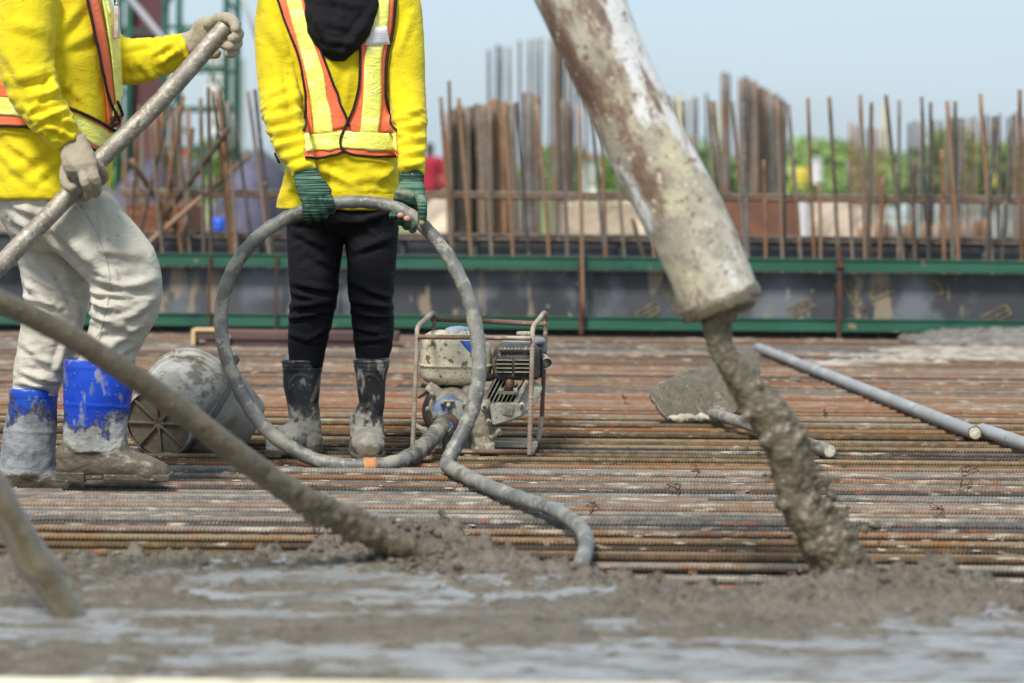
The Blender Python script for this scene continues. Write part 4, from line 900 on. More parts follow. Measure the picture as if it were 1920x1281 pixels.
g2 = glove(gr, m.done(), pc)
mb = MB()
for x, y, r_ in ((751, 404, 6.5), (763, 410, 6.8)): mb.ball(P(x, y, 6.955), (r_*7/F, .008, r_*.85*7/F), 12)
mb.build('fingertip', simple('pink_fingertip', (.55, .27, .19, 1), (.45, .22, .16, 1), 60, .6), g2)
MB().ball(P(791, 417, 6.975), (5.5*7/F, .007, 6.5*7/F), 12).build('fingertip', simple('yellow_fingertip', (.40, .36, .08, 1), (.25, .26, .10, 1), 60, .7), g2)
# knitted cuffs
for (x, y, Y, a) in ((571, 318, 7.07, -.15), (773, 336, 7.07, 0)):
    c = P(x, y, Y); mb = MB(); A = Vector((math.cos(a), 0, -math.sin(a))); D = Vector((-math.sin(a)*1, 0, -math.cos(a))); secs = []
    for i in range(13): secs.append((c + D*(-.012 + i*.0024), (21.5 + 1.3*(i % 2))*Y/F, (17 + 1.2*(i % 2))*Y/F, A, (0, 1, 0)))
    mb.loft(secs, 26, 2.2); mb.build('cuff', GLG, pc)

# ------------------------------------------------------------------ left worker (seen from the side)
LYW = 6.46; HY = 6.4
pl = thing('person', 'worker at the left in white trousers and blue boots gripping a long grey pole', 'person', (P(120, 900, LYW).x, LYW, 0))
NY, FY = 6.42, 6.55                                            # near leg (in front), far leg
mb = MB()
mb.loft([prof(-14, 200, 330, 6.48, .155), prof(-12, 207, 360, 6.48, .16), prof(0, 222, 400, 6.48, .158), prof(20, 222, 440, 6.48, .14), prof(50, 190, 470, 6.48, .08)], 40, 2.5)
nl = [(10, 200, 352, 6.45, .09), (30, 232, 395, 6.42, .098), (62, 262, 430, 6.41, .098), (100, 288, 465, 6.40, .096), (140, 301, 500, 6.40, .090), (170, 305, 530, 6.40, .086), (176, 303, 560, 6.40, .084), (172, 294, 595, 6.41, .082), (166, 276, 630, 6.42, .078), (158, 258, 660, 6.43, .070), (140, 246, 685, 6.43, .062)]
mb.loft([prof(a, b, y, Yq, d) for a, b, y, Yq, d in nl], 34, 2.2)
fl = [(-8, 150, 360, 6.56, .085), (10, 160, 410, 6.56, .088), (25, 166, 460, 6.56, .088), (36, 168, 500, 6.56, .084), (44, 168, 540, 6.56, .082), (48, 164, 570, 6.56, .078), (40, 156, 610, 6.56, .076), (33, 146, 650, 6.56, .072), (27, 128, 690, 6.55, .066), (25, 110, 730, 6.55, .058), (30, 104, 750, 6.55, .050)]
mb.loft([prof(a, b, y, Yq, d) for a, b, y, Yq, d in fl], 34, 2.2)
me = remesh(mb, .0055, 4)
folds(me, [(175,520,225,535,7,0.0149),(178,545,240,556,6,0.0162),(172,560,215,580,6,0.0135),(225,540,300,520,10,0.0108),(170,585,250,620,7,0.0095),(180,470,280,480,11,0.0095),(110,430,220,530,10,0.0121),(80,400,180,500,10,0.0108),(190,370,215,450,8,0.0081),
   (230,600,290,560,8,0.0095),(200,650,270,600,8,0.0095),(165,620,225,665,7,0.0095),(165,645,215,680,6,0.0081),(185,390,200,470,5,0.0081),
   (30,385,70,400,7,0.0121),(25,410,70,430,7,0.0121),(45,530,100,560,8,0.0135),(48,556,110,575,6,0.0149),(46,575,90,600,6,0.0121),(90,600,150,640,7,0.0108),(40,640,100,690,7,0.0095),(40,700,105,715,6,0.0108),(30,715,100,728,5,0.0108),(120,520,160,600,8,0.0108),(60,450,140,520,10,0.0095),(130,620,105,700,7,0.0095)],
   [(tuple(P(200, 550, 6.32)), .10, (.3, 0, 1), .026, .010), (tuple(P(80, 560, 6.46)), .09, (.3, 0, 1), .026, .010), (tuple(P(65, 700, 6.48)), .07, (0, 0, 1), .022, .009), (tuple(P(210, 640, 6.34)), .08, (-.5, 0, 1), .028, .009), (tuple(P(90, 370, 6.33)), .12, (.8, 0, 1), .032, .008)], (.003, 10))
tr_l = link('trousers', me, TRW, pl)
tb = wbvh(tr_l); pts = [hit(tb, x, y, .0012) for x, y in resample([(152,385),(178,430),(198,480),(206,520),(204,560),(192,610),(182,660)], 70)]
MB().tube(smooth_grid(pts, 70, 1, 2), .0011, 6).build('seam', simple('seam', (.40, .37, .30, 1)), tr_l)
# blue boots
def boot_side(lv, foot, mat, Yb, lug=True):
    mb = MB(); mb.loft([prof(a, b, y, Yb, d) for a, b, y, d in lv], 32, 2.2)
    secs = []
    for px, pyt, pyb, hw in foot:
        a, b = P(px, pyt, Yb), P(px, pyb, Yb); secs.append(((a+b)/2, hw, (a-b).length/2, (0, 1, 0), (0, 0, 1)))
    mb.loft(secs, 28, 2.5); me = remesh(mb, .0045, 3); V, N = vn(me); pix = toPix(V)
    d = .0030*fbm(V*24, 3, 4)*np.clip((.15-V[:,2])/.08, 0.12, 1) + .004*fbm(V*8, 2, 8)
    t = lv[0][2]
    for yy in (t+6, t+12, t+18): d += .002*np.exp(-((pix[:,1]-yy)/1.8)**2)
    d += .0022*np.exp(-((pix[:,1]-(t+88) - .05*(pix[:,0]-150))/2.0)**2)*(N[:,1] < 0)
    setv(me, V + N*d[:, None]); bo = link('boot', me, mat, pl)
    z = P(foot[0][0], foot[0][2], Yb).z; x0, x1 = P(foot[0][0], 900, Yb).x, P(foot[-1][0], 900, Yb).x; s = MB(); L = x1-x0
    for i, (a, b, h) in enumerate(((0, .26, .028), (.26, .42, .012), (.42, 1, .018))): s.box((x0 + L*(a+b)/2, Yb, z + .006), (L*(b-a) - .001, .085 if a < .9 else .05, h), bev=.004)
    s.build('sole', MUD, bo, smooth=False); return bo
BLU1 = boot_mat('blue_boot', (.010, .055, .46, 1), (.016, .08, .56, 1), .130, .168, (.36, .36, .34, 1), (.115, .095, .064, 1), .26)
BLU2 = boot_mat('blue_boot_muddy', (.010, .055, .42, 1), (.016, .09, .52, 1), .035, .19, (.31, .32, .33, 1), (.105, .085, .058, 1), .30)
boot_side([(120, 252, 672, .070), (120, 250, 690, .070), (118, 246, 740, .064), (119, 240, 790, .056), (118, 238, 820, .052), (112, 246, 845, .050)],
          [(108, 838, 896, .034), (125, 826, 898, .042), (170, 822, 898, .044), (215, 830, 900, .045), (255, 848, 902, .047), (292, 860, 904, .044), (314, 872, 904, .032), (322, 884, 902, .018)], BLU1, 6.43)
boot_side([(18, 108, 726, .066), (17, 107, 745, .065), (10, 106, 790, .060), (4, 104, 830, .056), (2, 104, 870, .052), (0, 106, 890, .050)],
          [(-8, 880, 922, .034), (10, 872, 925, .042), (50, 870, 926, .045), (95, 880, 926, .046), (130, 892, 927, .046), (160, 902, 927, .040), (178, 912, 926, .022)], BLU2, 6.55)
# shirt
mb = MB(); TY = 6.48
mb.loft([prof(-22, 200, 372, TY, .175), prof(-22, 203, 350, TY, .175), prof(-24, 206, 300, TY, .168), prof(-20, 212, 240, TY, .165), prof(-22, 216, 180, TY, .17), prof(-26, 217, 120, TY, .18), prof(-30, 212, 60, TY, .185), prof(-30, 200, 0, TY, .18), prof(-26, 186, -50, TY, .15), prof(10, 150, -90, TY, .09)], 46, 2.5)
an = [(52, -10, 6.29, 60), (48, 40, 6.27, 58), (48, 95, 6.25, 55), (56, 145, 6.24, 50), (72, 190, 6.23, 44), (96, 225, 6.22, 38), (118, 250, 6.22, 32), (132, 266, 6.22, 27)]
af = [(175, 80, 6.62, 50), (215, 112, 6.62, 46), (260, 115, 6.62, 43), (300, 106, 6.62, 38), (335, 94, 6.62, 31), (352, 88, 6.62, 26)]
for a in (an, af): p_, r_ = limb([list(v) for v in spline(a, 3)]); mb.tube(p_, r_, 28)
me = remesh(mb, .0058, 4)
folds(me, [(20,150,100,130,11,0.0117),(60,185,120,165,8,0.0156),(55,205,125,185,7,0.0130),(70,225,130,205,7,0.0130),(95,215,150,240,7,0.0130),(90,235,145,262,6,0.0117),(100,130,95,200,8,0.0130),(20,40,90,60,13,0.0078),(5,90,60,170,11,0.0078),
   (110,140,180,220,9,0.0078),(105,180,190,235,8,0.0091),(115,90,180,60,11,0.0078),(110,60,150,10,11,0.0104),(20,270,90,300,11,0.0091),(30,320,100,270,11,0.0078),(60,340,110,300,9,0.0078),(5,290,60,345,9,0.0078),(140,300,150,350,8,0.0078),
   (225,150,300,140,7,0.0117),(235,90,290,82,6,0.0078),(285,100,325,80,6,0.0104),(300,118,340,90,6,0.0104),(265,120,300,150,7,0.0091),(320,80,345,110,5,0.0104),(240,110,262,150,7,0.0078)],
   [(tuple(P(85, 205, 6.18)), .10, (.6, 0, -1), .026, .009), (tuple(P(300, 105, 6.55)), .10, (1, 0, .2), .024, .0075), (tuple(P(80, 310, 6.3)), .15, (.6, 0, 1), .04, .0065), (tuple(P(125, 255, 6.18)), .06, (.6, 0, -1), .018, .005), (tuple(P(342, 90, 6.58)), .05, (1, 0, .2), .016, .005)], (.003, 8))
shirt_l = link('shirt', me, YSH, pl); bl = wbvh(shirt_l)
# torso-only surface for the vest (the sleeve would lift it)
tm_ = MB(); tm_.loft([prof(-22, 200, 372, TY, .175), prof(-22, 203, 350, TY, .175), prof(-24, 206, 300, TY, .168), prof(-20, 212, 240, TY, .165), prof(-22, 216, 180, TY, .17), prof(-26, 217, 120, TY, .18), prof(-30, 212, 60, TY, .185), prof(-30, 200, 0, TY, .18), prof(-26, 186, -50, TY, .15)], 60, 2.5)
btl = BVHTree.FromPolygons([Vector(v) for v in tm_.v], [list(f) for f in tm_.f])
vl = ribbon('vest', [(150,-20),(170,60),(184,130),(193,190),(196,235)], [(172,-20),(190,60),(200,130),(206,185),(214,240)], btl, .013, ORG, pl)
def vq(nm, A, B, off, mt, **k): return ribbon(nm, A, B, btl, off, mt, vl, **k)
vq('reflective_band', [(178,-20),(192,60),(201,130),(205,180),(210,215)], [(205,-20),(213,60),(216,130),(219,190),(220,222)], .018, RFL)
vq('panel', [(198,200),(206,225)], [(216,218),(217,240)], .0195, simple('orange_flap', (.78, .12, .06, 1), (.6, .1, .05, 1), 90, .6), n=12, m=6)
for L in ([(150,-20),(168,60),(182,130),(192,180),(205,215),(216,236)], [(190,236),(203,245),(214,246),(219,236),(216,215),(207,190)], [(104,180),(124,200),(150,212),(178,228),(203,246)], [(152,268),(172,283),(192,295)], [(208,250),(208,275)], [(-30,236),(0,236),(30,236),(56,240),(72,248)]):
    piping(L, btl, .020, vl, r=.0042)
vq('panel', [(110,186),(140,205),(180,228),(200,243)], [(118,196),(142,212),(178,234),(196,250)], .0165, ORG)
vq('reflective_band', [(126,205),(150,218),(180,236),(202,250)], [(140,250),(158,264),(180,278),(196,284)], .0165, RFL)
vq('panel', [(150,258),(172,272),(195,285)], [(155,270),(174,282),(192,296)], .0155, ORG)
vq('panel', [(-40,130),(0,150),(30,172)], [(-40,180),(10,182),(36,184)], .0130, ORG)
vq('reflective_band', [(-40,180),(10,182),(60,190)], [(-40,214),(20,216),(66,222)], .0160, RFL)
vq('panel', [(-40,214),(20,216),(60,222)], [(-40,236),(24,236),(70,246)], .0135, ORG)
# lanyard with tag
x_ = 6.40
MB().tube([P(213, -20, 6.42), P(216, 10, 6.42), P(218, 34, 6.42)], .0028, 6).build('lanyard', PIPE, pl)
MB().ball(P(219, 8, 6.405), .006, 10).build('clip', simple('clip_metal', (.4, .36, .3, 1), None, 4, .35, .8), pl)
mb = MB(); a = P(219, 42, 6.41); mb.box(a, (.012, .03, .085), bev=.002); mb.build('id_card', simple('id_card', (.45, .28, .22, 1), (.62, .60, .58, 1), 40, .4), pl)
# body
mb = MB(); mb.loft([prof(10, 180, 400, TY, .12), prof(10, 180, 300, TY, .12), prof(0, 185, 100, TY, .13), prof(10, 170, -10, TY, .12), prof(70, 130, -70, TY, .06), prof(75, 130, -130, TY, .055)], 30, 2.3)
for a in (an, af): p_, r_ = limb([(x, y, Yq, q_*.6) for x, y, Yq, q_ in a]); mb.tube(p_, r_, 16, round_end=True)
mb.tube([P(105, 400, NY), P(235, 520, NY), P(205, 680, NY), P(178, 862, NY), P(280, 886, NY)], [.08, .055, .04, .026, .016], 16, round_end=True)
mb.tube([P(90, 420, FY), P(106, 550, FY), P(70, 740, FY), P(55, 895, FY), P(150, 912, FY)], [.065, .045, .035, .026, .016], 16, round_end=True)
head(mb, P(118, -200, TY), (1, 0, 0), 1.0); link('body', remesh(mb, .007, 3), SKIN, pl)
# the pole between his hands: (430,55) -> (155,335) -> (-60,560)
POLE = [(422, 52, 6.48), (300, 190, 6.40), (185, 303, 6.32), (120, 375, 6.27), (0, 498, 6.20), (-120, 615, 6.13)]
# near glove: back of the hand towards the camera, fingers over the pole
g3 = [('l', [hsec(137, 262, 6.22, 25, 20, -.5), hsec(140, 276, 6.21, 27, 20, -.4), hsec(146, 292, 6.20, 32, 21, -.2), hsec(150, 308, 6.19, 33, 22, -.1), hsec(153, 322, 6.19, 32, 21, 0), hsec(152, 334, 6.20, 27, 17, .1)]),
      ('t', [(170, 316, 6.18, 10.5), (178, 334, 6.17, 10), (182, 352, 6.19, 9.4), (179, 364, 6.23, 8.4)]),
      ('t', [(156, 328, 6.17, 10), (160, 344, 6.16, 9.4), (166, 357, 6.19, 8.8), (165, 367, 6.24, 8.2)]),
      ('t', [(178, 306, 6.22, 9.5), (190, 318, 6.24, 9), (196, 332, 6.29, 8.6), (189, 342, 6.34, 8)]),
      ('t', [(142, 340, 6.30, 10), (148, 360, 6.34, 9.6), (157, 369, 6.32, 9.2), (162, 366, 6.29, 8.6)]),
      ('t', [(124, 315, 6.23, 11), (122, 336, 6.21, 10.5), (130, 352, 6.20, 10), (138, 350, 6.20, 9)])]
glove(g3, GLB, pl)
# far glove at the upper end of the pole
g4 = [('l', [hsec(352, 86, 6.62, 24, 19, 1.35), hsec(366, 78, 6.61, 24, 19, 1.2), hsec(380, 66, 6.60, 29, 20, 1.05), hsec(394, 57, 6.59, 30, 20, .95), hsec(408, 52, 6.57, 26, 18, .9), hsec(418, 50, 6.56, 20, 14, .9)]),
      ('t', [(392, 44, 6.56, 12), (412, 36, 6.53, 12), (430, 35, 6.49, 10.8), (440, 44, 6.44, 10), (441, 54, 6.40, 9.4)]),
      ('t', [(405, 52, 6.56, 11), (430, 52, 6.54, 10.5), (446, 61, 6.49, 9.8), (447, 68, 6.43, 9.4), (436, 72, 6.39, 9.2)]),
      ('t', [(402, 62, 6.57, 11), (430, 68, 6.55, 10.5), (445, 79, 6.49, 9.4), (442, 86, 6.43, 9.2), (430, 87, 6.39, 9)]),
      ('t', [(398, 74, 6.58, 11), (424, 84, 6.56, 10), (440, 95, 6.50, 9), (438, 100, 6.44, 8.8), (429, 101, 6.41, 8.4)]),
      ('t', [(376, 84, 6.60, 13), (388, 98, 6.58, 12), (404, 100, 6.54, 11)])]
glove(g4, GLB, pl)
for (x, y, Y, a, w_) in ((133, 264, 6.22, -.55, 25), (356, 84, 6.62, 1.32, 24)):
    c = P(x, y, Y); A = Vector((math.cos(a), 0, -math.sin(a))); D = Vector((-A.z, 0, A.x)); secs = []
    for i in range(11): secs.append((c + D*(-.014 + i*.0028), (w_ + 1.2*(i % 2))*Y/F, (w_*.8 + 1.2*(i % 2))*Y/F, A, (0, 1, 0)))
    MB().loft(secs, 26, 2.2).build('cuff', GLB, pl)
q = Mat('weathered_pipe', .55, .35); q.base(S(134, 126, 114)).mix(q.rng(q.noise(20, 5, (1, 1, 1)), .42, .62), S(160, 154, 140)).mix(q.rng(q.noise(90, 4, loc=(4, 3, 2)), .55, .66, 0, .6), S(196, 192, 180)).mix(q.rng(q.noise(30, 4, loc=(4, 9, 2)), .62, .68), S(104, 96, 88)).mix(q.rng(q.noise(5, 3, loc=(1, 2, 9)), .6, .72, 0, .5), S(150, 92, 80)); q.bump(q.noise(150, 4), .0015)
POLEM = q.done()
pts = [P(*a) for a in POLE]; mb = MB().tube(spline(pts, 6), [.0245]*(6*5+1), 20, cap=False); mb.tube([pts[0] + (pts[0]-pts[1]).normalized()*.001, pts[0] + (pts[1]-pts[0])*.2], .0205, 20, cap=True)
tag(mb.build('pole', POLEM), 'weathered grey metal pole held slanting by the left worker', 'pole')
# ================================================================== hoses, pipe, pour
def hose_mat(name, a, b, dirt, wet=.5, thr=.5):
    m = Mat(name, wet, 0, .5); m.base(a).mix(m.rng(m.noise(6, 4), .4, .6), b).mix(m.rng(m.noise(14, 8, (1, 1, 1), loc=(2, 3, 1), rough=.7), thr - .03, thr + .10, 0, .7), dirt).mix(m.rng(m.noise(40, 5, loc=(7, 3, 1)), .6, .65, 0, .8), dirt)
    m.bump(m.noise(50, 5), .002); return m.done()
HM = hose_mat('grey_rubber', (.12, .12, .112, 1), (.20, .198, .18, 1), (.36, .335, .27, 1), .5, .50)
hp = [(838,786,7.30,19),(822,806,7.22,19),(800,832,7.12,19),(772,856,7.03,18),(735,868,6.97,17),(690,873,6.95,17),(640,872,6.95,17),(590,862,6.96,17),(540,836,6.97,17),(495,800,6.98,17),(455,742,6.98,17),(428,680,6.98,16.5),(415,620,6.99,16.5),(418,560,7.0,16.5),(440,500,7.0,16.5),(480,448,7.0,16),(530,413,7.02,16),(585,390,7.05,15.5),(640,380,7.06,15),(700,380,7.06,15),(750,392,7.03,15),(790,420,7.02,16),(830,466,7.0,16.5),(862,520,6.98,17),(884,580,6.96,17.5),(896,640,6.94,17.5),(898,700,6.92,18),(888,760,6.90,18),(868,810,6.88,18),(848,848,6.86,18),(838,872,6.83,18),(848,884,6.74,17),(880,896,6.55,17),(930,918,6.28,17),(985,938,6.05,17),(1030,952,5.9,17),(1068,972,5.68,17.5),(1092,995,5.50,18),(1100,1018,5.34,18),(1096,1040,5.22,18),(1088,1062,5.14,18)]
hp = [(a, b, c, d*(.80 if k < 4 else .80 if k < 31 else .84)) for k, (a, b, c, d) in enumerate(hp)]
sp = spline([(a, b, c, d) for a, b, c, d in hp], 6); mb = MB(); pts = [P(*q[:3]) for q in sp]; rr = [q[3]*q[2]/F for q in sp]
for p_, r_ in zip(pts, rr):
    if p_.y < 6.9 and p_.y > 5.5: p_.z = max(p_.z, r_ + .001)
rr = [r_ + .0011*math.sin(i*1.9) for i, r_ in enumerate(rr)]
mb.tube(pts, rr, 20)
hose = mb.build('vibrator_hose', HM); tag(hose, 'thick grey rubber hose looped through the gloves of the centre worker', 'hose')
def sleeve(i0, i1, dr, mat, nm, rings=0):
    q = pts[i0:i1+1]; r0 = rr[i0:i1+1]; mb = MB(); R_ = []
    if rings:
        n = rings; Q = [Vector(v) for v in spline([tuple(v) for v in q], 5)]; R_ = [np.mean(r0) + dr + .0016*(1 if (k // 2) % 2 else 0) for k in range(len(Q))]; mb.tube(Q, R_, 20)
    else: mb.tube(q, [r + dr for r in r0], 20)
    return mb.build(nm, mat, hose)
sleeve(2, 20, .0012, hose_mat('ribbed_rubber', (.05, .048, .045, 1), (.10, .095, .085, 1), (.30, .27, .2, 1), .6, .5), 'ribbed_sleeve', 30)
sleeve(28, 31, .0016, simple('orange_tape', S(206, 148, 96), S(176, 120, 80), 30, .9), 'tape')
# the poker hose in front, coming from the upper left into the fresh concrete
WETM = Mat('wet_cement_coat', .34, 0, .5); m = WETM; m.base((.105, .086, .052, 1)).mix(m.rng(m.noise(18, 5), .45, .62), (.135, .112, .072, 1)).mix(m.rng(m.noise(60, 4, loc=(3, 3, 3)), .58, .68), (.065, .055, .038, 1)).mix(m.rng(m.noise(130, 3, loc=(3, 9, 3)), .64, .70), (.22, .20, .16, 1)); m.bump(m.noise(90, 5), .003); m.bump(m.noise(25, 4), .006); WETM = m.done()
pk = [(-120,510,4.45,23),(0,566,4.50,24),(120,625,4.58,24),(240,700,4.66,24.5),(340,770,4.73,25),(440,848,4.80,26),(520,905,4.87,27),(580,942,4.92,27),(640,970,4.98,29),(700,998,5.02,30),(750,1022,5.04,29),(775,1035,5.05,26),(805,1054,5.05,20)]
sp = spline(pk, 8); mb = MB().tube([P(*q[:3]) for q in sp], [q[3]*.92*q[2]/F for q in sp], 28); me = remesh(mb, .005, 1); V, N = vn(me); pix = toPix(V)
g_ = np.clip((pix[:,0]-480)/120, 0, 1); under = np.clip(-N[:,2]*1.2, 0, 1)
setv(me, V + N*((.0012 + .006*g_)*fbm(V*38, 4, 3) + g_*under*.020*np.clip(fbm(V*np.array([60, 60, 12]) + 3.3, 2, 9) - .12, 0, 1))[:, None])
pk_o = tag(link('poker_hose', me, WETM), 'long mud coated hose slanting from the left edge into the concrete heap', 'hose')
pk2 = [(-110,800,4.30,31),(-60,850,4.32,31),(0,940,4.34,31),(40,1010,4.36,32),(60,1050,4.37,36),(78,1072,4.375,36),(94,1098,4.38,31),(118,1138,4.39,31),(146,1190,4.40,31)]
sp = spline(pk2, 6); mb = MB().tube([P(*q[:3]) for q in sp], [q[3]*q[2]/F for q in sp], 28); me = remesh(mb, .005, 3); V, N = vn(me); setv(me, V + N*(.002*fbm(V*20, 3, 3))[:, None])
GLOSS = Mat('glossy_wet_cement', .2, 0, .6); m = GLOSS; m.b.inputs['Coat Weight'].default_value = .8; m.b.inputs['Coat Roughness'].default_value = .12; m.base((.115, .092, .052, 1)).mix(m.rng(m.noise(14, 4), .4, .65), (.14, .115, .068, 1)); m.bump(m.noise(30, 3), .003); GLOSS = m.done()
tag(link('poker_hose', me, GLOSS), 'glossy wet brown hose end stuck in the concrete at the lower left', 'hose')
# ------------------------------------------------------------------ delivery pipe
PYY = 4.9
q = Mat('old_pipe', .68, .05); q.vec = q.mapped((1, 1, 1), (0, .445, 0))
xx, zz = q.axis(0), q.axis(2)
q.base(S(162, 154, 136)).mix(q.rng(q.noise(6, 7, (1, 1, .5), rough=.65), .42, .6), S(188, 182, 166)).mix(q.rng(q.noise(24, 6, loc=(2, 2, 8), rough=.65), .52, .62, 0, .6), S(132, 124, 108))
low = q.rng(zz, .30, .0)
q.mix(q.rng(q.math('ADD', q.noise(9, 5, loc=(2, 2, 8)), q.math('MULTIPLY', low, .10)), .55, .66, 0, .7), S(196, 188, 158))
wh = q.math('ADD', q.noise(7, 6, (1.3, 1.3, .45), loc=(9, 1, 3), rough=.62), q.math('MULTIPLY', q.rng(xx, -.02, .07), .13))
q.mix(q.rng(wh, .60, .66, 0, .85), S(222, 222, 222))
lf = q.math('MULTIPLY', q.rng(zz, .10, .55), .10); l2 = q.math('MULTIPLY', q.rng(xx, .055, -.03), .09)
ru = q.math('ADD', q.math('ADD', q.noise(8, 7, (1.5, 1.5, .5), loc=(1, 1, 4), rough=.74), lf), l2)
q.mix(q.rng(ru, .625, .70, 0, .85), S(118, 90, 74)).mix(q.rng(ru, .70, .76, 0, .7), S(88, 62, 52))
q.mix(q.rng(q.noise(38, 4, loc=(3, 8, 1)), .62, .67, 0, .85), S(118, 84, 66)).mix(q.rng(q.noise(80, 3, loc=(3, 1, 1)), .64, .68, 0, .8), S(92, 76, 62)).mix(q.rng(q.noise(50, 4, loc=(6, 1, 6)), .62, .67, 0, .7), S(214, 206, 180))
q.bump(q.noise(26, 6), .003); q.bump(q.noise(120, 4), .0014)
PIPEM = q.done()
def pcn(px0, py0, px1, py1): a, b = P(px0, py0, PYY), P(px1, py1, PYY); return (a+b)/2, (b-a).length/2
c0, r0 = pcn(1286, 604, 1424, 548); c1, r1 = pcn(1008, 6, 1140, -58); ax = (c1-c0).normalized()
# axis points down the pipe, sag like the picture
cl_ = [pcn(1286,604,1424,548), pcn(1257,530,1396,474), pcn(1213,440,1352,372), pcn(1164,345,1303,280), pcn(1118,250,1254,185), pcn(1067,140,1205,80), pcn(1028,55,1170,-10), pcn(1000,-2,1140,-62), pcn(960,-85,1100,-150), pcn(880,-260,1020,-320)]
sp = spline([(*c, r_) for c, r_ in cl_], 6); pts = [Vector(q[:3]) for q in sp]; rr = [q[3] for q in sp]
mb = MB().tube(pts, rr, 48, cap=False); n0 = len(mb.v)
mb.tube(pts, [r_ - .006 for r_ in rr], 48, cap=False); V = mb.v; Fc = [f if i < len(mb.f)//2 else f[::-1] for i, f in enumerate(mb.f)]
Fc += [(k, (k+1) % 48, n0 + (k+1) % 48, n0 + k)[::-1] for k in range(48)]
me = mesh(V, Fc); Vv, N = vn(me); setv(me, Vv + N*(.0016*fbm(Vv*7, 3, 5))[:, None])
pipe = thing('concrete_pipe', 'scratched cream and rust delivery pipe slanting down from the top, pouring concrete', 'pipe', tuple(c0))
link('pipe_shell', me, PIPEM, pipe)
d_ = (pts[6]-pts[0]).normalized(); mb = MB()
rim = [(pts[0] - d_*.0045, r0 - .010), (pts[0] - d_*.003, r0 + .003), (pts[0], r0 + .0045), (pts[0] + d_*.017, r0 + .0045), (pts[0] + d_*.022, r0 + .003), (pts[0] + d_*.026, r0 - .001)]
mb.tube([a for a, b in rim], [b for a, b in rim], 64, cap=False); mb.tube([pts[0] - d_*.003, pts[0] + d_*.03], [r0 - .010, r0 - .010], 64, cap=False)
me = mb.mesh(); bm = bmesh.new(); bm.from_mesh(me); bmesh.ops.subdivide_edges(bm, edges=bm.edges[:], cuts=1, use_grid_fill=True); bm.to_mesh(me); bm.free(); me.update()
Vv, N = vn(me); setv(me, Vv + N*(.0034*fbm(Vv*45, 4, 5))[:, None]); link('cement_rim', me, WETM, pipe)
MB().ball(pts[0] + d_*.015, (r0*.93, r0*.93, .03), 24).build('concrete_fill', WETM, pipe)
# ------------------------------------------------------------------ the falling concrete
st = [(1352,575,38),(1345,610,33),(1352,650,28),(1372,690,27),(1398,730,34),(1425,762,42),(1450,795,46),(1472,835,48),(1484,880,45),(1492,920,43),(1512,960,47),(1540,1000,52),(1568,1050,56),(1585,1085,70),(1592,1112,100)]
sp = spline([(x, y, PYY - .02, r_) for x, y, r_ in st], 9); pts = [P(*q[:3]) for q in sp]; mb = MB(); mb.tube(pts, [q[3]*.86*q[2]/F for q in sp], 40)
r4 = random.Random(8)
for q in sp[30:]:
    if r4.random() < .45: mb.ball(P(q[0] + r4.uniform(.5, 1.0)*q[3], q[1] + r4.uniform(-12, 12), PYY - .03 + r4.uniform(-.03, .03)), r4.uniform(.006, .015), 10)
    if r4.random() < .2: mb.ball(P(q[0] - r4.uniform(.6, .9)*q[3], q[1] + r4.uniform(-12, 12), PYY - .03 + r4.uniform(-.03, .03)), r4.uniform(.008, .016), 10)
me = remesh(mb, .0040, 5); V, N = vn(me); rot = np.array([[.9, 0, .42], [0, 1, 0], [-.42, 0, .9]]); Q = V @ rot.T * np.array([1, 1, .42])
f1 = fbm(Q*17, 3, 2); f2 = fbm(V*48, 4, 8)
setv(me, V + N*(.0075*f1 + .0028*fbm(Q*40, 3, 21) + .0026*f2)[:, None])
Vt, Nt = vn(me); setv(me, Vt + Nt*(.0028*fbm(Vt*110, 3, 12))[:, None])
pour = tag(link('concrete_pour', me, WETM), 'thick lumpy brown stream of wet concrete falling from the pipe mouth', 'poured concrete')
mb = MB()
for k in range(200):
    t = r4.uniform(.42, 1); q = sp[int(t*(len(sp)-1))]; s_ = 1 if r4.random() < .86 else -1; x = q[0] + s_*(q[3]*.85 + abs(r4.gauss(0, 22))); V, Fc = clump(P(x, q[1] + r4.uniform(-10, 10), PYY + r4.uniform(-.06, .05)), r4.choice((.0018, .0025, .0035, .006)), k, 8); mb.add(V, Fc)
for x, y, r_ in ((1583, 873, .006), (1640, 985, .012), (1622, 992, .010), (1545, 905, .012), (1560, 930, .014), (1575, 965, .016)): V, Fc = clump(P(x, y, PYY), r_, int(x), 10); mb.add(V, Fc)
tag(mb.build('spatter', WETM, pour), kind='stuff')
# ------------------------------------------------------------------ galvanised pipes
q = Mat('galvanised', .5, .3); q.base(S(158, 159, 158)).mix(q.rng(q.noise(5, 4), .4, .62), S(170, 171, 170)).mix(q.rng(q.noise(9, 5, loc=(3, 1, 1)), .58, .68, 0, .7), S(196, 192, 182)).mix(q.rng(q.noise(44, 4, loc=(3, 5, 1)), .64, .68, 0, .7), S(120, 104, 90)); GAL = q.done()
ENDC = simple('cement_plug', S(214, 206, 186), S(170, 156, 136), 60, .9, bump=.002)
def gpipe(a, b, r, label, cap0=True):
    mb = MB().tube([a + (b-a)*t for t in (0, .2, .4, .6, .8, 1)], r, 24, cap=False); d = (b-a).normalized(); mb.tube([a + d*.001, a + d*.02], r - .003, 20); mb.tube([b - d*.02, b - d*.001], r - .003, 20)
    o = mb.build('steel_pipe', GAL, auto=60); tag(o, label, 'pipe'); MB().tube([a - d*.0008, a + d*.006], r*.86, 20).build('cement_plug', ENDC, o, auto=50); MB().tube([b + d*.0008, b - d*.006], r*.86, 20).build('cement_plug', ENDC, o, auto=50); return o
r_ = .0225
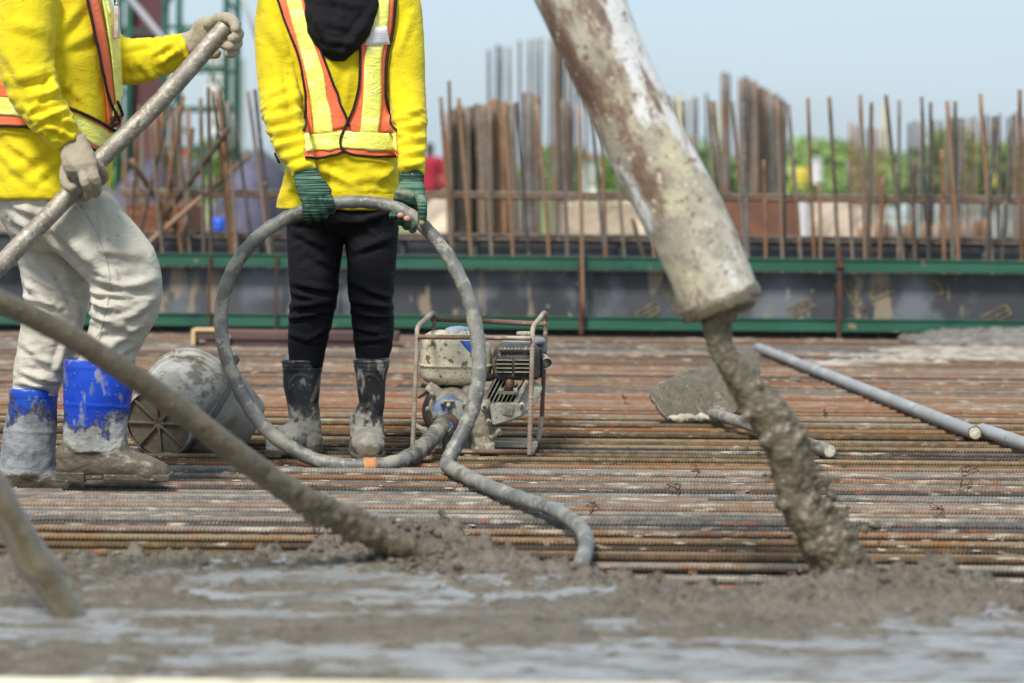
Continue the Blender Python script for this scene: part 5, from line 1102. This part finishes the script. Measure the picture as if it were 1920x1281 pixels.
gpipe(G(1828, 812, r_ + .002), G(1422, 652, r_ + .003), r_, 'long pale galvanised pipe lying slanting across the right part of the mat')
a = G(1842, 806, r_ + .004); gpipe(G(2060, 880, r_ + .002), a, .0215, 'second galvanised pipe whose end meets the long one near the right edge')
# hoe: cement coated blade with a pipe handle
hoe = thing('hoe', 'cement coated hoe with a broad flat blade lying behind the falling concrete', 'hoe', tuple(G(1340, 790)))
Yb = 8.45
ol = [(1217,738,8.30),(1230,722,8.34),(1270,702,8.45),(1318,684,8.55),(1372,668,8.62),(1408,656,8.66),(1424,664,8.62),(1427,690,8.55),(1420,715,8.46),(1405,745,8.38),(1380,772,8.32),(1340,783,8.30),(1290,784,8.26),(1254,786,8.22),(1238,770,8.24)]
pts = [P(*a) for a in ol]; ctr = sum(pts, Vector()) / len(pts); mb = MB(); n = len(pts); nr = Vector((-.05, .47, -.88)).normalized(); V = []
for off in (0, 1):
    for s in (1.0, .97, .8, .6, .4, .2):
        for p_ in pts: V.append(ctr + (p_-ctr)*s + nr*(off*.016) - nr*.010*(1 - s) * (1 if off == 0 else 0))
    V.append(ctr + nr*(off*.016))
k_ = 6*n + 1
for off in (0, 1):
    for j in range(5):
        for i in range(n):
            f = (off*k_ + j*n + i, off*k_ + j*n + (i+1) % n, off*k_ + (j+1)*n + (i+1) % n, off*k_ + (j+1)*n + i); mb.f.append(f if off else f[::-1])
    for i in range(n): f = (off*k_ + 5*n + i, off*k_ + 5*n + (i+1) % n, off*k_ + 6*n); mb.f.append(f if off else f[::-1])
for i in range(n): mb.f.append((i, (i+1) % n, k_ + (i+1) % n, k_ + i))
mb.v = [tuple(v) for v in V]; me = mb.mesh(); bm = bmesh.new(); bm.from_mesh(me); bmesh.ops.recalc_face_normals(bm, faces=bm.faces[:]); bm.to_mesh(me); bm.free(); me = remesh(me, .0045, 3); V, N = vn(me); setv(me, V + N*(.004*fbm(V*26, 4, 5))[:, None]); link('blade', me, WETM, hoe)
a, b = G(1340, 776, .04), G(1556, 846, .021); mb = MB().tube([a + (b-a)*t for t in (-.04, 0, .2, .4, .6, .8, 1)], [.012, .019, .020, .020, .020, .020, .020], 22); hd = mb.build('handle', POLEM, hoe, auto=60)
d = (b-a).normalized(); MB().tube([b + d*.001, b - d*.008], .0175, 20).build('cement_plug', ENDC, hd, auto=50)
mb = MB(); 
mb.tube([P(1250 + k*11, 784 + (k % 3) - 1, 8.235) for k in range(15)], [.004, .009, .013, .012, .014, .010, .015, .012, .014, .011, .009, .013, .010, .008, .004], 12)
me = remesh(mb, .0035, 1); V, N = vn(me); setv(me, V + N*(.005*fbm(V*45, 3, 4))[:, None]); link('dry_cement', me, simple('dry_lump', S(180, 172, 156), S(150, 142, 126), 30, .95), hoe)
# planks behind the centre worker
plk = tag(MB().box((0, 0, .042), (1.0, .12, .045), bev=.003).box((0, .0, .0), (.9, .10, .034), bev=.003).build('plank', simple('grimy_plank', S(112, 84, 78), S(80, 62, 60), 5, .9, stretch=(.2, 2, 2)), world=False, smooth=False), 'grimy stacked planks with a pale cut end lying behind the centre worker', 'planks')
c = P(558, 640, 11.9); plk.location = (c.x, 11.9, .005); plk.rotation_euler = (0, 0, R(-2))
MB().box((-.505, -.01, .03), (.02, .13, .075), bev=.002).box((-.45, -.02, .066), (.12, .10, .012), bev=.002).build('cut_end', simple('fresh_wood', S(220, 186, 132), S(196, 170, 130), 8, .85), plk, world=False, smooth=False)
MB().tube([(-.33, -.066, .03), (-.33, -.074, .03)], .011, 12).build('bolt', simple('bolt_steel', S(170, 170, 165), None, 5, .4, .7), plk, world=False)
# ------------------------------------------------------------------ buckets
q = Mat('dirty_bucket', .55); q.base((.46, .45, .41, 1)).mix(q.rng(q.noise(7, 7, rough=.65), .42, .58), (.30, .275, .23, 1)).mix(q.rng(q.noise(13, 7, loc=(3, 3, 1), rough=.65), .47, .58), (.18, .155, .12, 1)).mix(q.rng(q.noise(16, 4, loc=(8, 3, 1)), .68, .71, 0, .8), (.10, .11, .12, 1)); q.bump(q.noise(40, 5), .003); BK = q.done()
BKM = simple('muddy_base', (.11, .09, .062, 1), (.16, .135, .098, 1), 14, .55, bump=.004, bs=50, spots=(((.26, .07, .05, 1), 12, .64, .70), ((.42, .40, .35, 1), 9, .62, .7)))
def bucket(name, label, base_c, axis, Lh, rb, rt, spokes, mats, badge=False):
    ax = Vector(axis).normalized(); t = thing(name, label, 'bucket', base_c); t.rotation_euler = ax.to_track_quat('Z', 'Y').to_euler()
    mb = MB(); prof_ = [(0, rb-.006), (.004, rb), (Lh*.3, rb + (rt-rb)*.3), (Lh*.6, rb + (rt-rb)*.6), (Lh*.80, rb + (rt-rb)*.80), (Lh*.805, rt*.985 + .004), (Lh*.83, rt + .004), (Lh*.835, rt), (Lh*.97, rt + .002), (Lh*.975, rt + .010), (Lh, rt + .010), (Lh, rt - .003), (Lh*.9, rt - .006), (.02, rb - .006)]
    mb.tube([(0, 0, z) for z, r in prof_], [r for z, r in prof_], 48, cap=False); mb.tube([(0, 0, .014), (0, 0, .02)], rb - .005, 40)
    mb.build('bucket_wall', mats[0], t, world=False, auto=35)
    mb = MB(); mb.tube([(0, 0, .010), (0, 0, .016)], rb - .006, 40)
    if spokes:
        for k in range(8):
            a = k*math.pi/4; mb.box((rb*.48*math.cos(a), rb*.48*math.sin(a), .007), (rb*.86, .006, .010), rot=Euler((0, 0, a)), bev=.001)
        mb.tube([(0, 0, .003), (0, 0, .012)], .018, 20); mb.tube([(0, 0, .004), (0, 0, .013)], [rb*.02, rb*.02], 8)
    mb.build('bucket_base', mats[1], t, world=False, auto=35)
    hp_ = [((rt+.012)*math.cos(a), (rt+.012)*math.sin(a)*.35 - .02, Lh*.9 - .06*math.sin(a)) for a in [i*math.pi/16 for i in range(17)]]
    MB().tube(hp_, .0028, 8).build('bail_handle', simple('wire_grey', S(110, 108, 100), None, 5, .5, .5), t, world=False)
    for s in (-1, 1): MB().box((s*(rt+.010), -.015, Lh*.9), (.014, .03, .03), bev=.004).build('handle_lug', mats[0], t, world=False, smooth=False)
    if badge: MB().tube([(rt*.80*math.cos(-.9), rt*.80*math.sin(-.9), Lh*.55), (rt*.96*math.cos(-.9), rt*.96*math.sin(-.9), Lh*.55)], [.02, .02], 12).build('worn_decal', simple('worn_red', S(190, 96, 76), S(205, 190, 150), 70, .7), t, world=False)
    return t
b1 = bucket('bucket', 'cement splashed white bucket lying with its ribbed muddy base towards the camera', tuple(P(296, 795, 7.28)), (.30, .92, .24), .25, .110, .150, True, (BK, BKM), False)
MUD2 = simple('bucket_mud', (.38, .36, .32, 1), (.25, .22, .175, 1), 6, .6, bump=.003, bs=40, spots=(((.19, .16, .115, 1), 7, .54, .66),))
b2 = thing('bucket', 'tipped mud grey bucket with dark rim between the white bucket and the hose loop', 'bucket', tuple(G(430, 850)))
b2.location.y = 7.42
ax = (P(458, 822, 7.45) - P(385, 762, 7.42)); A_ = P(386, 765, 7.42); B_ = P(462, 812, 7.45); dax = (B_-A_).normalized(); mb = MB()
prof2 = [(0, .150), (.012, .153), (.022, .146), (.06, .138), (.145, .105), (.150, .095)]
mb.tube([A_ + dax*z for z, r in prof2], [r for z, r in prof2], 44, cap=False); mb.tube([A_ + dax*.146, A_ + dax*.152], .098, 40); mb.tube([A_ + dax*z for z in (0, .1)], [.143, .11], 44, cap=False)
mb.build('bucket_wall', MUD2, b2, auto=35)
MB().tube([A_ + dax*(-.006), A_ + dax*.0, A_ + dax*.014, A_ + dax*.018], [.151, .157, .157, .151], 44, cap=False).build('rim', simple('dark_rim', (.05, .055, .065, 1), (.16, .14, .12, 1), 12, .45), b2, auto=35)
pr_ = dax.cross(Vector((0, 1, 0))).normalized(); top = A_ + (pr_ if pr_.z > 0 else -pr_)*.155
MB().tube([top + Vector((.0, 0, 0)), top + Vector((.012, -.01, .02)), top + Vector((.004, -.02, .034))], .008, 10, round_end=True).build('handle_lug', POLEM, b2)
# ================================================================== vibrator engine in its bar frame
def C(x, y, Y): return P(740 + x/4.003, 560 + y/4.003, Y)
def cp(x0, x1, y, Y, b): return prof(740 + x0/4, 740 + x1/4, 560 + y/4, Y, b)
eng = thing('vibrator_engine', 'cement splattered petrol engine with cream tank inside a rusty bar frame', 'engine', (P(895, 850, 7.4).x, 7.42, 0))
RB = rebar_material('frame_bar', [(.2, S(96, 74, 60)), (.45, S(128, 100, 84)), (.6, S(150, 134, 116)), (.8, S(172, 160, 142))], 1.6)
def dirty(name, a, b, dirt=S(170, 160, 140), thr=.55, rough=.6, metal=0, dark=None):
    m = Mat(name, rough, metal); m.base(a).mix(m.rng(m.noise(16, 5), .4, .6), b).mix(m.rng(m.noise(34, 6, loc=(4, 1, 7)), thr, thr + .08, 0, .9), dirt)
    m.mix(m.rng(m.noise(110, 3, loc=(4, 9, 7)), .64, .67, 0, .85), dark or S(60, 54, 46)); m.bump(m.noise(90, 5), .0025); return m.done()
TANK = dirty('cream_tank', (.80, .70, .49, 1), (.72, .62, .43, 1), S(96, 90, 72), .56, .4)
ALU = dirty('cement_aluminium', S(166, 157, 138), S(138, 129, 110), S(178, 170, 150), .54, .65, .1)
ALU2 = dirty('grey_casting', S(180, 176, 164), S(148, 143, 130), S(190, 184, 166), .56, .55, .2)
BLK = dirty('sooty_guard', S(52, 50, 48), S(84, 80, 74), S(150, 144, 130), .60, .6, .2, S(22, 20, 20))
BLK_SHADE = simple('black_and_shade', (.012, .011, .010, 1), (.02, .018, .016, 1), 30, .8)  # black for small fittings, and for shade painted in holes and slots
BLUEP = dirty('blue_coupling', S(96, 120, 150), S(74, 94, 122), S(150, 146, 132), .46, .5)
RUSTC = dirty('rusty_collar', S(106, 82, 66), S(80, 66, 56), S(160, 150, 130), .6, .6, .3)
FR, RR_, r_ = 7.22, 7.66, .0070
def ribbed(pts, r, seg=12, nm='frame_bar', p=eng, mt=RB):
    Q = []; pts = [Vector(q) for q in pts]
    for a, b in zip(pts[:-1], pts[1:]):
        n = max(2, int((b-a).length/.0035)); Q += [a + (b-a)*i/n for i in range(n)]
    Q.append(pts[-1]); mb = MB(); mb.tube(Q, [r + .0009*(1 if i % 3 == 0 else 0) for i in range(len(Q))], seg); return mb.build(nm, mt, p)
def bend(L, k=5): return [Vector(v) for v in spline([tuple(v) for v in L], k)]
# side hoops: front upright, sloping top, rear upright, bottom rail
for fx0, fx1, rx, sgn in ((133, 174, 292, -1), (1010, 1040, 1130, 1)):
    a = C(fx0, 1190 if sgn > 0 else 1190, FR); a.z = .008; b = C(fx1 - 4, 300, FR); c = C(fx1, 215, FR + .02); d = C((fx1+rx)/2 + 4, 150, FR + .13); e = C(rx - 8, 108, RR_ - .06); f = C(rx + 8, 132, RR_); g = C(rx - 28, 1040, RR_); g.z = max(g.z, .07); h = Vector((g.x - .012, RR_ - .08, .008))
    ribbed([a] + bend([a + (b-a)*.9, b, c, d, e, f], 4)[1:], r_)
    ribbed([f, f + (g-f)*.33, f + (g-f)*.66, g], r_); ribbed([g, h, a + Vector((.004, .012, 0))], r_*1.1)
ribbed([C(172, 288, FR - .012), C(600, 292, FR - .012), C(1024, 300, FR - .012)], r_)
ribbed([C(270, 152, RR_), C(700, 170, RR_), C(1140, 194, RR_)], r_*1.15)
ribbed([C(160, 1010, RR_ - .02), C(1110, 1018, RR_ - .02)], r_)
a = C(130, 1190, FR + .03); b = C(1030, 1190, FR + .03); a.z = b.z = .012; ribbed([a, b], r_*1.2)
a = C(140, 1190, FR + .19); b = C(1070, 1190, FR + .19); a.z = b.z = .018
MB().box((a+b)/2 + Vector((0, 0, 0)), ((b-a).length, .05, .016), bev=.003).build('base_bar', dirty('pale_base', S(196, 192, 178), S(160, 154, 138)), eng, smooth=False)
# tank
mb = MB(); TYY = 7.46
mb.loft([cp(330, 560, 240, TYY, .045), cp(262, 640, 250, TYY, .07), cp(222, 690, 275, TYY, .088), cp(204, 712, 320, TYY, .096), cp(196, 724, 380, TYY, .10), cp(190, 730, 440, TYY, .102), cp(187, 733, 480, TYY, .103), cp(187, 733, 500, TYY, .103), cp(190, 728, 540, TYY, .10), cp(198, 718, 580, TYY, .097), cp(218, 690, 610, TYY, .088), cp(260, 640, 634, TYY, .07), cp(330, 560, 642, TYY, .05)], 44, 3.2)
me = remesh(mb, .004, 4); V, N = vn(me); pix = toPix(V); setv(me, V + N*(.0012*fbm(V*18, 3, 3) - .004*np.exp(-(((pix[:,0]-838)/7)**2 + ((pix[:,1]-676)/5)**2)))[:, None])
tank = link('fuel_tank', me, TANK, eng); bt = wbvh(tank); HY = TYY
mb = MB(); mb.loft([cp(181, 739, 482, TYY, .1065), cp(180, 740, 485, TYY, .1075), cp(180, 740, 496, TYY, .1075), cp(181, 739, 499, TYY, .1065)], 60, 3.2); mb.build('tank_seam', TANK, tank)
cc = C(480, 245, 7.46); mb = MB(); mb.tube([cc + Vector((0, 0, z)) for z in (-.01, .0, .008, .013, .016)], [.044, .044, .040, .028, .008], 28); mb.build('tank_cap', dirty('pale_blue_cap', S(176, 190, 206), S(150, 166, 186), S(190, 184, 166)), tank)
A_ = [(740+x/4, 560+y/4) for x, y in ((488, 318), (530, 368), (574, 416))]; B_ = [(740+x/4, 560+y/4) for x, y in ((692, 318), (692, 345), (688, 378))]
B2 = [(740+x/4, 560+y/4) for x, y in ((692, 318), (640, 368), (580, 416))]
ribbon('blue_decal', A_, B2, bt, .0012, simple('blue_decal', (.02, .09, .46, 1), (.03, .12, .5, 1), 20, .4, spots=((S(190, 180, 150), 60, .62, .66),)), tank, m=8, n=16, th=.0006)
# crankcase
def disc(x, y, r, Y0, Y1, seg=36, bev=.006, sq=1.0):
    c0, c1 = C(x, y, Y0), C(x, y, Y0); c1 = Vector((c0.x, Y1, c0.z)); R0 = r/4.003*Y0/F; d = 1 if Y1 > Y0 else -1
    return [c0 + Vector((0, 0, 0)), c0 + Vector((0, bev, 0)), c1], [R0 - bev, R0, R0]
def dbuild(name, mt, x, y, r, Y0, Y1, parent=eng, seg=36, bev=.005):
    a, b = disc(x, y, r, Y0, Y1, seg, bev); return MB().tube(a, b, seg).build(name, mt, parent, auto=50)
dbuild('recoil_housing', simple('dark_housing', S(70, 56, 48), S(44, 38, 36), 20, .7), 395, 850, 192, 7.43, 7.62, bev=.012)
mb = MB(); 
a, b = disc(420, 850, 172, 7.325, 7.5, bev=.014); mb.tube(a, b, 40)
mb.box((C(620, 880, 7.40)), (.085, .14, .115), bev=.014); mb.box(C(650, 1040, 7.40), (.062, .13, .070), bev=.012); mb.box(C(480, 1010, 7.42), (.10, .12, .10), bev=.02)
mb.tube([C(560, 700, 7.38), C(660, 760, 7.38), C(700, 850, 7.38)], [.022, .024, .022], 14, round_end=True)
mb.box(C(300, 690, 7.36), (.055, .02, .032), rot=Euler((0, R(35), 0)), bev=.004)
me = remesh(mb, .0036, 3); V, N = vn(me); setv(me, V + N*(.0020*fbm(V*34, 4, 3))[:, None]); link('crankcase', me, ALU, eng)
for x, y, r in ((278, 722, 17), (246, 835, 16), (300, 990, 16), (560, 1000, 16), (674, 815, 30), (704, 925, 20), (520, 808, 22), (955, 803, 20)):
    a, b = disc(x, y, r, 7.295, 7.34, bev=.002); MB().tube(a, b, 16).build('bolt_boss', ALU2, eng, auto=50)
    c = C(x, y, 7.291); MB().tube([c, c + Vector((0, .012, 0))], r*.42/4*7.3/F, 6).build('bolt', BLK, eng, auto=30)
for x, y, ang in ((765, 1015, -.6), (200, 978, .5), (655, 1125, -.2)):
    c = C(x, y, 7.33); d = Vector((math.cos(ang), 0, math.sin(ang)*-1)); MB().tube([c - d*.022, c + d*.004], .0085, 14).tube([c + d*.004, c + d*.018], .012, 6).build('drain_plug', ALU, eng, auto=30)
mb = MB(); mb.box(C(690, 1120, 7.32), (.05, .05, .034), bev=.006); mb.build('engine_foot', ALU, eng, smooth=False); MB().box(C(300, 1090, 7.36), (.05, .05, .03), bev=.006).build('engine_foot', ALU, eng, smooth=False)
# coupling
dbuild('coupling_flange', BLUEP, 410, 868, 132, 7.285, 7.34, bev=.008)
mb = MB(); c = C(405, 770, 7.275); mb.box(c, (.034, .012, .006), bev=.002); mb.tube([c + Vector((0, 0, -.004)), c + Vector((0, 0, -.02))], .007, 10); mb.build('clamp_lever', ALU, eng)
for x, y in ((355, 797), (520, 808), (300, 900)): a, b = disc(x, y, 15, 7.272, 7.30, bev=.002); MB().tube(a, b, 6).build('bolt', RUSTC, eng, auto=30)
c = C(408, 935, 7.29); ax = (C(300, 1060, 7.19) - c).normalized(); mb = MB()
mb.tube([c, c + ax*.012, c + ax*.014, c + ax*.026], [.034, .036, .033, .032], 32); mb.build('coupling_collar', RUSTC, eng, auto=40)
mb = MB(); mb.tube([c + ax*.02, c + ax*.034, c + ax*.036, c + ax*.055], [.027, .0275, .023, .022], 28)
for k in range(10):
    a = k*math.pi/5; u = ax.orthogonal().normalized(); v = ax.cross(u); mb.tube([c + ax*.034 + (u*math.cos(a) + v*math.sin(a))*.023, c + ax*.062 + (u*math.cos(a) + v*math.sin(a))*.0215], .0022, 6)
mb.build('hose_fitting', BLUEP, eng)
# cylinder with fins, valve cover
cf = C(820, 720, 7.43); rot = Euler((0, R(27), 0)); mb = MB(); mb.box(cf, (.085, .10, .075), rot=rot, bev=.006); mb.build('cylinder', BLK_SHADE, eng, smooth=False)
Mx = rot.to_matrix()
for k in range(9):
    o_ = Mx @ Vector((-.046 + k*.0115, -.01, 0)); MB().box(cf + o_, (.0042, .125, .094), rot=rot, bev=.001).build('cooling_fin', ALU2, eng, smooth=False)
mb = MB(); mb.box(C(1000, 730, 7.42), (.058, .12, .092), rot=rot, bev=.012); mb.box(C(935, 715, 7.40), (.012, .135, .105), rot=rot, bev=.002); mb.build('valve_cover', ALU2, eng, smooth=False)
mb = MB(); poly = [(716, 790), (760, 782), (930, 780), (992, 865), (880, 915), (738, 952), (718, 860)]; pts0 = [C(x, y, 7.325) for x, y in poly]
mb.prism([(p.x, p.z) for p in pts0], 7.315, 7.36, lambda x, y, t: (x, t, y)); me = mb.mesh(); bm = bmesh.new(); bm.from_mesh(me); bmesh.ops.recalc_face_normals(bm, faces=bm.faces[:]); bmesh.ops.bevel(bm, geom=bm.edges[:], offset=.004, segments=3, affect='EDGES'); bm.to_mesh(me); bm.free()
link('lower_shroud', me, ALU2, eng, smooth=False)
c = C(850, 842, 7.313)
for s, r2 in ((.030, .0), ): MB().box(c, (.030, .006, .026), rot=Euler((0, R(12), 0)), bev=.002).build('embossed_square', ALU2, eng, smooth=False)
MB().box(c + Vector((0, -.003, 0)), (.016, .004, .013), rot=Euler((0, R(12), 0)), bev=.0015).build('embossed_square', ALU, eng, smooth=False)
MB().tube([C(862, 585, 7.36), C(862, 640, 7.345), C(852, 700, 7.35)], [.0125, .0135, .014], 16).build('exhaust_elbow', RUSTC, eng)
mb = MB(); c = C(855, 706, 7.335); mb.loft([(c + Vector((0, 0, -.004)), .034, .014, (1, 0, 0), (0, 1, 0)), (c + Vector((0, 0, .004)), .034, .014, (1, 0, 0), (0, 1, 0))], 24, 1.7); mb.build('exhaust_flange', ALU, eng, auto=40)
for x in (795, 908): c = C(x, 695, 7.328); MB().tube([c + Vector((0, 0, -.01)), c + Vector((0, 0, .010))], .0075, 6).build('bolt', ALU2, eng, auto=30)
# muffler with louvred guard
mb = MB(); mb.loft([cp(745, 1078, 598, 7.42, .075), cp(734, 1088, 570, 7.42, .085), cp(730, 1090, 480, 7.42, .088), cp(736, 1088, 420, 7.42, .088), cp(750, 1084, 375, 7.42, .082), cp(790, 1060, 345, 7.42, .068), cp(805, 1050, 335, 7.42, .06)], 40, 4.5); me = remesh(mb, .004, 2)
muf = link('muffler_guard', me, BLK, eng)
for i, y in enumerate((462, 492, 522, 552)):
    for x0, x1 in ((762, 880), (900, 1010)):
        a, b = C(x0, y, 7.331), C(x1, y, 7.331); MB().box((a+b)/2, ((b-a).length, .010, .0026), bev=.0008).build('louvre', ALU, muf, smooth=False); MB().box((a+b)/2 + Vector((0, .002, -.0042)), ((b-a).length, .006, .0045)).build('louvre_slot_shade', BLK_SHADE, muf, smooth=False)  # black bar under each slat paints the shade of the slot
for k in range(9):
    c = C(800 + k*27, 395, 7.327); MB().tube([c, c + Vector((0, .012, 0))], .0052, 12).build('vent_hole_shade', BLK_SHADE, muf, auto=30)  # solid black disc, its colour stands for the shade inside a hole
    MB().tube([c + Vector((0, .001, .006)), c + Vector((0, .006, .006))], .0040, 10).build('vent_lip', ALU, muf, auto=30)
mb = MB(); mb.loft([cp(800, 1120, 345, 7.56, .05), cp(800, 1136, 318, 7.56, .055), cp(830, 1120, 296, 7.56, .045), cp(900, 1080, 286, 7.56, .03)], 30, 2.6); mb.loft([cp(1040, 1140, 400, 7.6, .05), cp(1040, 1142, 340, 7.6, .055), cp(1060, 1125, 300, 7.6, .045), cp(1080, 1105, 288, 7.6, .02)], 24, 2.4)
link('air_cleaner', remesh(mb, .005, 3), dirty('grey_blue_cover', S(140, 146, 154), S(112, 118, 126)), eng)
mb = MB(); mb.tube([C(930, 262, 7.56), C(1010, 262, 7.56)], .007, 10, round_end=True).tube([C(965, 250, 7.56), C(965, 292, 7.56)], .006, 10); mb.build('wing_nut', ALU, eng)
mb = MB(); mb.tube([C(1085, 440, 7.5), C(1120, 462, 7.47), C(1138, 490, 7.44)], [.017, .018, .018], 18, cap=False).tube([C(1085, 440, 7.5), C(1132, 480, 7.45)], .014, 14); mb.build('exhaust_outlet', ALU2, eng)
MB().box(C(1082, 480, 7.46), (.022, .06, .09), bev=.003).build('guard_side', BLK_SHADE, eng, smooth=False)
mb = MB(); mb.tube([C(182, 742, 7.33), C(215, 722, 7.34), C(240, 700, 7.36)], [.004, .005, .006], 8, round_end=True).tube([C(205, 650, 7.38), C(300, 680, 7.36)], .007, 8); mb.build('throttle_lever', BLK_SHADE, eng)
mb = MB(); mb.tube([C(700, 520, 7.42), C(690, 600, 7.40), C(720, 590, 7.38)], .012, 10, round_end=True); mb.build('fuel_cock', BLK_SHADE, eng)
